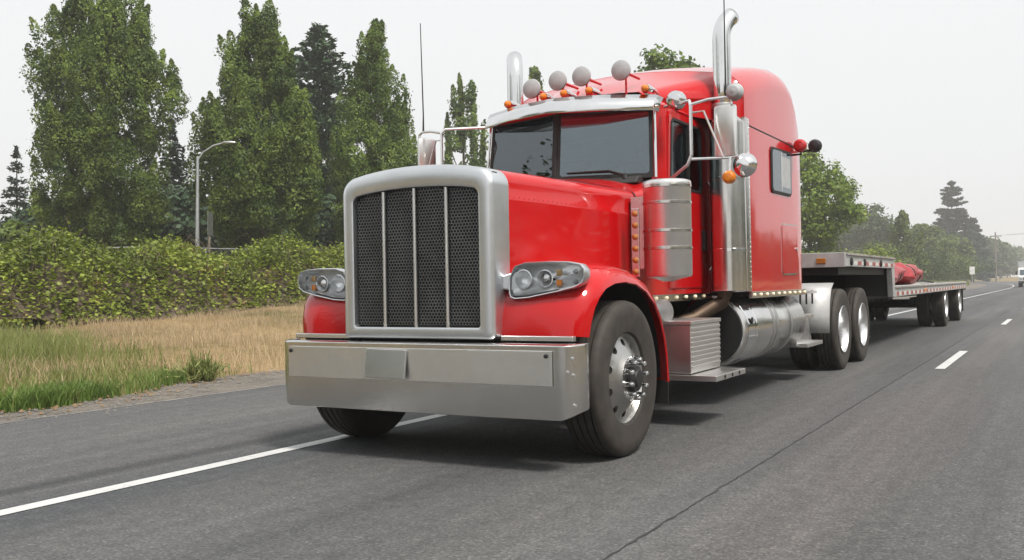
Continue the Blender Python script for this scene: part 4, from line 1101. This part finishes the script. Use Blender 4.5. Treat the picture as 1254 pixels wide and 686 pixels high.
# exhaust stacks beside the cab, with big polished shields
for s in (-1, 1):
    X, Y = s*1.06, 2.47
    zt_ = 3.30 if s > 0 else 3.22
    p = [(X, Y, 2.3), (X, Y, 2.9), (X, Y, zt_)]
    for k in range(1, 9):
        a = R(58*k/8); r_ = .26; d_ = r_*(1-math.cos(a)); p.append((X+s*d_*.52, Y+d_*.87, zt_+r_*math.sin(a)))
    o = MB().tube(p, .080, 24, False).build('exhaust_stack', 'chrome', T, solid=.004)
    MB().tube([Vector(p[-2])*.5+Vector(p[-1])*.5, Vector(p[-1])*.9+Vector(p[-2])*.1], .074, 20).build('pipe_mouth', 'black', o)
    MB().lathe([(.082, 2.62), (.10, 2.60), (.153, 2.55), (.155, 2.53), (.155, 1.06), (.13, 1.05), (0, 1.05)], (X+s*.035, Y-.01, 0), 'z', 36).build('heat_shield', 'steel', o)
    for z in (2.05, 1.42): MB().lathe([(.1552, z-.012), (.158, z-.010), (.158, z+.010), (.1552, z+.012)], (X+s*.035, Y-.01, 0), 'z', 36).build('shield_band', 'chrome', o)
    MB().lathe([(.088, 2.68), (.090, 2.69), (.090, 2.715), (.088, 2.725)], (X, Y, 0), 'z', 28).build('clamp', 'alu_dull', o)
    MB().tube([(X, Y-.02, 1.06), (X*.97, Y-.03, .96), (X*.80, Y-.28, .82), (X*.62, Y-.5, .76)], .062, 16).build('exhaust_elbow', 'pipe', o)
# air cleaners with the light bars in front of them
for s in (-1, 1):
    X, Y = s*1.075, 1.0
    o = MB().lathe([(0, 1.165), (.04, 1.15), (.10, 1.17), (.172, 1.185), (.180, 1.20), (.180, 1.86), (.183, 1.865), (.183, 1.895), (.176, 1.905), (.15, 1.915), (0, 1.925)], (X, Y, 0), 'z', 44).build('air_cleaner', 'plate', T, ang=40)
    for z in (1.40, 1.53, 1.74, 1.865): MB().lathe([(.1802, z-.012), (.1855, z-.009), (.1855, z+.009), (.1802, z+.012)], (X, Y, 0), 'z', 44).build('band', 'steel', o)
    MB().box(*sorted((s*.80, s*.94)), Y-.05, Y+.10, 1.25, 1.80).build('bracket', 'steel', o)
    b = MB().box(*sorted((s*.865, s*.925)), .80, .815, 1.185, 1.70).build('light_bar', 'steel', T, bevel=.004)
    l0 = None
    for k in range(6):
        q = (s*.895, .80, 1.225+.087*k)
        if l0 is None: l0 = MB().lathe([(.024, 0), (.023, -.008), (.012, -.016), (0, -.018)], ax='y', n=16).build('marker_light', 'amber_dull', b, q)
        else: share(l0, 'marker_light', b, q)
# mirrors, brackets and aerials
for s in (-1, 1):
    m_ = empty('mirror', (s*1.41, 1.40, 2.12), T)
    def pb(mb, name, mt, **kw):
        o = mb.build(name, mt, m_, **kw); o.location = (-s*1.41, -1.40, -2.12); return o
    hw = .092
    sec = lambda z, k: [(s*1.41+hw*k*math.cos(R(a)), 1.415-.030*k*math.sin(R(a))**.6, z) for a in range(0, 181, 20)]
    turn = R(-4) if s > 0 else R(62)
    def rot_(ps): return [(s*1.41+(x-s*1.41)*math.cos(turn)-(y-1.41)*math.sin(turn), 1.41+(x-s*1.41)*math.sin(turn)+(y-1.41)*math.cos(turn), z) for x, y, z in ps]
    pb(MB().loft([rot_(sec(2.115, .86)), rot_(sec(2.122, 1)), rot_(sec(2.49, 1)), rot_(sec(2.505, .92)), rot_(sec(2.512, .6))]), 'mirror_head', 'plate', ang=40)
    pb(MB().tube([(s*1.17, 1.30, 2.13), (s*1.17, 1.30, 2.52), (s*1.15, 1.33, 2.56), (s*.86, 1.56, 2.58)], .0135, 10), 'mirror_tube', 'alu')
    pb(MB().tube([(s*1.17, 1.30, 2.13), (s*1.13, 1.32, 2.06), (s*.87, 1.52, 1.95)], .0135, 10), 'mirror_tube', 'alu')
    pb(MB().tube([(s*1.17, 1.30, 2.525), (s*1.30, 1.33, 2.555), (s*1.43, 1.37, 2.565), (s*1.47, 1.38, 2.545), (s*1.47, 1.38, 2.505)], .0115, 10), 'mirror_tube', 'alu')
    pb(MB().tube([(s*1.17, 1.30, 2.10), (s*1.42, 1.40, 2.10), (s*1.50, 1.42, 2.11)], .0105, 10), 'mirror_tube', 'alu')
    pb(MB().tube([(s*1.17, 1.30, 2.46), (s*1.26, 1.34, 2.47), (s*1.40, 1.36, 2.11)], .009, 8), 'mirror_strut', 'alu')
    if s > 0: pb(MB().lathe([(0, -.055), (.04, -.045), (.062, -.02), (.07, .015), (.0, .02)], (s*1.495, 1.38, 2.60), 'y', 24), 'convex_mirror', 'horn_grey')
    pb(MB().lathe([(0, -.065), (.05, -.055), (.085, -.02), (.095, .02), (.0, .025)], (s*1.545, 1.44, 2.04), 'y', 24), 'convex_mirror', 'chrome')
    pb(MB().lathe([(0, -.03), (.03, -.028), (.048, -.015), (.052, .0), (.05, .03), (0, .035)], (s*1.445, 1.36, 1.945), 'y', 22), 'turn_signal', 'amber')
    pb(MB().tube([(s*1.445, 1.38, 1.95), (s*1.445, 1.40, 2.10)], .012, 8), 'signal_stem', 'alu')
    if s > 0: pb(MB().lathe([(0, -.07), (.05, -.055), (.075, -.02), (.078, .03), (.06, .06), (0, .07)], (s*1.0, 1.44, 2.60), 'y', 24), 'spot_lamp', 'chrome')
    zt_ = 3.62 if s > 0 else 3.58
    pb(MB().tube([(s*1.425, 1.38, 2.56), (s*1.425, 1.385, 2.72), (s*1.425+(-.02 if s < 0 else .0), 1.39, zt_)], [.010, .0065, .004], 6), 'aerial', 'seal')

# battery box and step, fuel tanks, rear steps, quarter fenders
for s in (-1, 1):
    b = MB().box(*sorted((s*.55, s*1.115)), 1.36, 2.09, .42, .80).build('battery_box', 'step', T, bevel=.006)
    MB().box(*sorted((s*.55, s*1.125)), 1.35, 2.10, .803, .835).build('lid', 'step', b, bevel=.005)
    rl0 = None
    for k in range(9):
        q = (s*1.115, 1.37, .455+.038*k)
        if rl0 is None: rl0 = MB().box(*sorted((0, s*.008)), 0, .71, 0, .022).build('rib', 'step', b, q, bevel=.003)
        else: share(rl0, 'rib', b, q)
    st = MB().box(*sorted((s*.60, s*1.325)), 1.34, 2.11, .365, .41).build('step_plate', 'step', b, bevel=.004)
    for k in range(3): MB().lathe([(.016, s*.003), (.016, 0), (0, 0)], (s*1.3255, 1.55+.19*k, .388), 'x', 12).build('step_hole', 'black', st)
    MB().lathe([(0, -.36), (.10, -.34), (.125, -.30), (.125, .30), (.10, .34), (0, .36)], (s*.80, 1.2, .90), 'y', 24).build('air_tank', 'alu_dull', T)
    X, Z, r_ = s*.845, .695, .335
    tk = MB().lathe([(0, 2.66), (.28, 2.665), (.32, 2.68), (r_, 2.71), (r_, 4.92), (.31, 4.96), (.25, 4.97), (0, 4.97)], (X, 0, Z), 'y', 48).build('fuel_tank', 'tankmetal', T, ang=40)
    MB().lathe([(0, 2.650), (.292, 2.652), (.300, 2.666), (.26, 2.67)], (X, 0, Z), 'y', 40).build('tank_end', 'black', tk)
    for y in (2.98, 3.62, 3.76, 4.32): MB().lathe([(r_+.001, y-.028), (r_+.009, y-.024), (r_+.009, y+.024), (r_+.001, y+.028)], (X, 0, Z), 'y', 48).build('tank_strap', 'chrome' if y < 3.2 else 'alu_dull', tk)
    MB().lathe([(r_+.0015, 2.72), (r_+.006, 2.725), (r_+.006, 2.93), (r_+.0015, 2.935)], (X, 0, Z), 'y', 48).build('tank_shroud', 'chrome', tk)
    MB().lathe([(.05, 0), (.05, .05), (.03, .06), (0, .06)], (s*1.02, 3.35, .98), 'z', 14).build('filler_cap', 'black', tk)
    MB().lathe([(.032, 0), (.032, s*.01), (0, s*.012)], (s*1.179, 2.83, .78), 'x', 10).build('tank_badge', 'black', tk)
    for y in (3.4, 4.25): MB().tube([(s*.55, y, 1.0), (s*.95, y, 1.03), (s*1.10, y+.05, .95)], .018, 6).build('hose', 'black', T)
    MB().box(*sorted((s*.45, s*1.12)), 2.70, 4.85, 1.00, 1.04).build('sleeper_floor', 'black', T)
    # steps behind the tank
    sb = MB().prism([(5.05, .40), (5.80, .40), (5.62, .72), (5.05, .72)], 'x', s*.50, s*1.05).build('rear_step', 'alu', T, bevel=.006)
    MB().box(*sorted((s*.5, s*1.16)), 5.10, 5.86, .385, .43).build('tread', 'step', sb, bevel=.004)
    MB().box(*sorted((s*.5, s*1.12)), 5.08, 5.60, .71, .75).build('tread', 'step', sb, bevel=.004)
    MB().box(*sorted((s*.05, s*1.08)), 5.02, 5.98, .985, 1.015).build('deck_plate', 'alu', T, bevel=.004)
    for y in (5.25, 5.55, 5.85): MB().tube([(s*1.05, y, .86), (s*1.05, y, 1.02)], .012, 6).build('deck_post', 'black', T)
    qf = [(6.02, .50), (6.03, .70), (6.07, .88), (6.16, 1.03), (6.30, 1.10)]
    q_ = MB(); q_.loft([[(s*.70, y, z), (s*1.21, y, z)] for y, z in qf], False, False)
    q_.build('quarter_fender', 'rail', T, ang=50, solid=.006)
    MB().box(*sorted((s*.40, s*1.10)), 6.03, 6.05, .62, .68).build('fender_bracket', 'black', T)
# ------------------------------------------------------------------ the trailer
K = tag(empty('flatbed_trailer', (0, 14, 0)), 'long black step-deck flatbed trailer with pale rails coupled to the truck', 'trailer')
def kb(mb, name, mt, parent=None, **kw):
    o = mb.build(name, mt, parent or K, **kw)
    if not parent: o.location = (0, -14, 0)
    return o
HW = 1.27
ud = kb(MB().box(-HW+.09, HW-.09, 6.80, 10.70, 1.34, 1.455), 'upper_deck', 'black')
for i in range(9):
    x = -HW+.06+.279*i
    kb(MB().box(x, x+.272, 6.79, 10.74, 1.456, 1.482), 'deck_board', 'deck', ud, bevel=.003)
for s in (-1, 1):
    r_ = kb(MB().prism([(s*(HW-.085), 1.31), (s*HW, 1.31), (s*HW, 1.485), (s*(HW-.07), 1.485)], 'y', 6.745, 10.76), 'side_rail', 'rail', bevel=.006)
    MB().box(*sorted((s*(HW-.01), s*(HW+.003))), 7.3, 10.7, 1.335, 1.385).build('reflective_tape', 'tape', r_)
    for y in (7.1, 8.05, 9.4): MB().lathe([(.05, 0), (.05, s*.02), (.03, s*.026), (0, s*.027)], (s*HW, y, 1.375), 'x', 16).build('tie_down_socket', 'black', r_)
    lr = kb(MB().prism([(s*(HW-.085), .845), (s*HW, .845), (s*HW, 1.03), (s*(HW-.07), 1.03)], 'y', 10.70, 23.7), 'side_rail', 'rail', bevel=.006)
    MB().box(*sorted((s*(HW-.01), s*(HW+.003))), 10.9, 23.4, .865, .925).build('reflective_tape', 'tape', lr)
    for y in (14.6, 20.0): MB().box(*sorted((s*HW, s*(HW+.02))), y, y+.14, .89, .96).build('marker_light', 'amber', lr, bevel=.01)
    kb(MB().prism([(10.62, .85), (10.72, .85), (10.80, 1.02), (10.80, 1.482), (10.70, 1.482), (10.70, 1.31), (10.52, 1.30)], 'x', s*(HW-.09), s*(HW-.003)), 'step_post', 'rail', bevel=.006)
    kb(MB().prism([(7.2, 1.33), (10.6, 1.33), (10.62, .78), (23.5, .70), (23.5, .84), (10.9, .86), (10.75, 1.15), (9.8, 1.20), (7.2, 1.24)], 'x', s*.45-.06, s*.45+.06), 'main_beam', 'black')
    kb(MB().box(*sorted((s*.55, s*.72)), 11.2, 11.36, .18, .85), 'landing_leg', 'black')
    kb(MB().box(*sorted((s*.50, s*.77)), 11.15, 11.41, .14, .18), 'landing_foot', 'black')
    kb(MB().box(*sorted((s*.75, s*1.20)), 23.55, 23.57, .22, .84), 'mud_flap', 'seal')
fr = kb(MB().box(-HW, HW, 6.70, 6.745, 1.30, 1.487), 'front_rail', 'rail', bevel=.006)
for x in (-.9, .92): MB().box(x, x+.12, 6.685, 6.702, 1.35, 1.42).build('marker_light', 'amber_dull', fr, bevel=.008)
kb(MB().box(-1.15, 1.15, 6.9, 10.5, 1.21, 1.335), 'kingpin_plate', 'black')
kb(MB().box(-1.17, 1.17, 10.66, 10.70, .86, 1.34), 'step_face', 'black')
ld = kb(MB().box(-HW+.09, HW-.09, 10.75, 23.6, .88, .99), 'lower_deck', 'black')
for i in range(9):
    x = -HW+.06+.279*i
    kb(MB().box(x, x+.272, 10.79, 23.66, .991, 1.018), 'deck_board', 'deck', ld, bevel=.003)
kb(MB().box(-HW, HW, 23.68, 23.74, .80, 1.033), 'rear_rail', 'rail', bevel=.005)
tw = wheel_dual(K, (1.10, 18.9-14, .513), False)
for x, y in ((1.10, 22.3), (-1.10, 18.9), (-1.10, 22.3)): copy_wheel(tw, K, (x, y-14, .513), x < 0)
for y in (18.9, 22.3):
    kb(MB().tube([(-.85, y, .513), (.85, y, .513)], .07, 8), 'axle', 'black')
    for s in (-1, 1): kb(MB().box(*sorted((s*.5, s*.62)), y-.6, y+.3, .55, .70), 'suspension_arm', 'black')
# red tarps rolled and strapped on the lower deck
def tarp(name, x, y, L_, label, seed):
    rg = np.random.RandomState(seed); secs = []; n_ = 22
    for i in range(15):
        t = i/14; e = min(1, 5*min(t, 1-t)+.25); r = []
        for k in range(n_):
            a = 2*math.pi*k/n_; q = 1+.10*math.sin(3*a+7*t+seed)+.06*math.sin(7*a-9*t)+.04*rg.randn()
            dip = 1-.10*math.exp(-((t-.28)/.05)**2)-.10*math.exp(-((t-.72)/.05)**2)
            r.append((math.cos(a)*.34*e*q*dip, (t-.5)*L_+.03*math.sin(5*a), max(0, .205+math.sin(a)*.215*e*q*dip)))
        secs.append(r)
    root = MB().loft(secs).build(name, 'tarp', None, (x, y, 1.020), (0, 0, R(rg.randn()*3)), ang=70)
    for t in (-.22, .22):
        MB().tube([(math.cos(a)*.325, t*L_, max(.004, .205+math.sin(a)*.208)) for a in np.linspace(0, 2*math.pi, 20)], .010, 5).build('strap', 'seal', root)
    return tag(root, label, 'tarp', 'rolled red tarps on the trailer')
tarp('tarp_bundle', .78, 12.25, 2.5, 'rolled red tarp bundle right behind the trailer step', 1)
tarp('tarp_bundle', .78, 15.0, 2.6, 'rolled red tarp bundle farther back on the deck, behind another bundle', 2)
cb = MB().tube([(.6, 17.2, 1.03), (.5, 18.2, 1.10), (.45, 19.5, 1.06), (.5, 20.5, 1.09), (.7, 21.2, 1.03)], .022, 6).build('tie_down_strap', 'black')
tag(cb, 'dark strap lying along the rear of the trailer deck', 'strap')

# ------------------------------------------------------------------ following vehicle
def follower(x, y):
    V_ = tag(empty('delivery_truck', (x, y, 0)), 'distant white truck following in the haze on the same lane', 'truck')
    MB().prism([(0, .55), (0, 1.15), (.12, 1.25), (.35, 1.95), (.6, 2.12), (2.2, 2.15), (2.2, .5)], 'x', -1.0, 1.0).build('cab', 'whitepaint', V_, bevel=.05)
    MB().loft([[(-.86, .17, 1.30), (.86, .17, 1.30), (.80, .36, 1.92), (-.80, .36, 1.92)], [(-.86, .13, 1.31), (.86, .13, 1.31), (.80, .32, 1.93), (-.80, .32, 1.93)]]).build('windshield', 'glass', V_)
    MB().box(-1.1, 1.1, 2.3, 7.5, .95, 2.85).build('cargo_box', 'horn_grey', V_, bevel=.02)
    MB().box(-.98, .98, -.10, .02, .42, .68).build('bumper', 'blackplastic', V_, bevel=.02)
    MB().box(-.5, .5, -.015, .01, .78, 1.08).build('grille', 'black', V_, bevel=.01)
    for s in (-1, 1):
        MB().box(*sorted((s*.58, s*.92)), -.02, .02, .80, 1.05).build('headlight', 'alu', V_, bevel=.02)
        MB().box(*sorted((s*1.08, s*1.26)), .45, .52, 1.35, 1.75).build('mirror', 'black', V_, bevel=.02)
        for yy_ in (.9, 5.8):
            tyre_mb(.45, .26, .27, 28).build('wheel', 'rubber', V_, (s*.88, yy_, .45)); 
follower(.25, 112)

# ------------------------------------------------------------------ street furniture
def lamp(x, y):
    z = float(terrain(x, y))
    o = tag(empty('street_lamp', (x, y, z)), 'tall grey street lamp with curved arm standing behind the hedge', 'street lamp')
    o.rotation_euler = (0, R(1.6), 0)
    MB().tube([(0, 0, -.1), (0, 0, 3), (0, 0, 6.55)], [.11, .095, .07], 14).build('pole', 'galv', o)
    d = Vector((.83, .55, 0)).normalized()
    MB().tube([Vector((0, 0, 6.35)), d*.25+Vector((0, 0, 6.75)), d*.7+Vector((0, 0, 7.05)), d*1.15+Vector((0, 0, 7.18))], .042, 10).build('arm', 'galv', o)
    h = MB(); 
    secs = []
    for t, w, hh in ((0, .05, .04), (.1, .12, .07), (.4, .16, .09), (.6, .12, .06), (.66, .03, .02)):
        c_ = d*(1.1+t)+Vector((0, 0, 7.20)); sd = Vector((-d.y, d.x, 0))
        secs.append([c_+sd*(w*math.cos(a))+Vector((0, 0, hh*math.sin(a))) for a in np.linspace(0, 2*math.pi, 12, endpoint=False)])
    h.loft(secs).build('lamp_head', 'galv', o)
    MB().box(-.16, .16, -.16, .16, -.05, .04).build('base_plate', 'galv', o)
lamp(-30.8, 25.0)
sx, sy = -29.6, 24.6; sz = float(terrain(sx, sy))
sg = tag(empty('road_sign', (sx, sy, sz)), 'road sign seen edge-on beside the street lamp pole', 'sign')
sg.rotation_euler = (0, R(1.5), 0)
MB().box(-.04, .04, -.04, .04, -.1, 3.95).build('post', 'wood', sg, bevel=.006)
MB().box(-.33, .33, -.055, -.042, 2.95, 4.0).build('sign_panel', 'galv', sg, rot=(0, 0, R(118)), bevel=.003)
sx, sy = -8.9, 160; sz = float(terrain(sx, sy))
sg = tag(empty('road_sign', (sx, sy, sz)), 'small pale road sign on the far verge below the conifers', 'sign')
MB().box(-.05, .05, -.05, .05, -.1, 2.9).build('post', 'galv', sg)
MB().box(-.38, .38, -.07, -.052, 1.7, 2.9).build('sign_panel', 'whitepaint', sg, rot=(0, 0, R(18)), bevel=.01)
px_, py_ = -10.6, 251; pz = float(terrain(px_, py_))
up_ = tag(empty('utility_pole', (px_, py_, pz)), 'wooden utility pole with crossarm in the haze beside the road', 'utility pole')
MB().tube([(0, 0, -.3), (0, 0, 12.0)], [.20, .14], 10).build('pole', 'wood', up_)
MB().box(-1.3, 1.3, -.06, .06, 10.9, 11.1).build('crossarm', 'wood', up_)
for x in (-1.1, -.4, .4, 1.1): MB().lathe([(.03, 0), (.06, .08), (.03, .16), (0, .17)], (x, 0, 11.1), 'z', 8).build('insulator', 'galv', up_)
for k, x in enumerate((-1.1, 1.1)):
    wr = [(px_+x+(24+k*2)*t, py_-70*t, pz+11.25-2.2*4*t*(1-t)*.5+.9*t) for t in np.linspace(0, 1, 14)]
    tag(MB().tube(wr, .020, 5).build('overhead_wire', 'black'), 'thin overhead wire strung from the hazy utility pole', 'wire', 'overhead wires at the utility pole')
# chain-link fence behind the hedge
fx, f0, f1, fh = -28.0, 2.0, 44.0, 2.35
Fn = tag(empty('chain_link_fence', (fx, 22, 0)), 'grey chain-link fence behind the hedge, in front of the trees', 'fence')
pp = None
for i in range(15):
    y = f0+(f1-f0)*i/14; q = (0, y-22, float(terrain(fx, y)))
    if pp is None: pp = MB().tube([(0, 0, -.1), (0, 0, fh+.02)], .03, 8).build('fence_post', 'galv', Fn, q)
    else: share(pp, 'fence_post', Fn, q)
MB().tube([(0, f0-22+3*k, float(terrain(fx, f0+3*k))+fh) for k in range(15)], .022, 6).build('top_rail', 'galv', Fn)
wm = MB(); n_ = int((f1-f0)/.16)
for i in range(-int(fh/.16), n_):
    for sgn in (1, -1):
        a = f0+i*.16; b_ = a+fh
        if sgn < 0: p0, p1 = (b_, 0.0), (a, fh)
        else: p0, p1 = (a, 0.0), (b_, fh)
        pts = []
        for (yv, zv) in (p0, p1): pts.append((0, yv-22, float(terrain(fx, yv))+zv))
        if min(p0[0], p1[0]) < f0 or max(p0[0], p1[0]) > f1: continue
        wm.tube(pts, .0035, 3, False)
tag(wm.build('wire_mesh', 'galv', Fn, smooth=False), kind='stuff')

# ------------------------------------------------------------------ smoke haze in the air
hm = bpy.data.materials.new('smoke_haze'); hm.use_nodes = True
t = hm.node_tree; t.nodes.remove(t.nodes['Principled BSDF'])
pv = t.nodes.new('ShaderNodeVolumePrincipled')
pv.inputs['Color'].default_value = (.93, .935, .94, 1)
pv.inputs['Density'].default_value = .00095
pv.inputs['Anisotropy'].default_value = .2
lnk(t, pv.outputs[0], t.nodes['Material Output'].inputs['Volume'])
M['haze'] = hm
hz_ = MB().box(-905, 705, -305, 1505, -2.6, 31).build('haze', 'haze', smooth=False)
tag(hz_, 'thin pale smoke haze hanging over the road', 'haze', None, 'stuff')
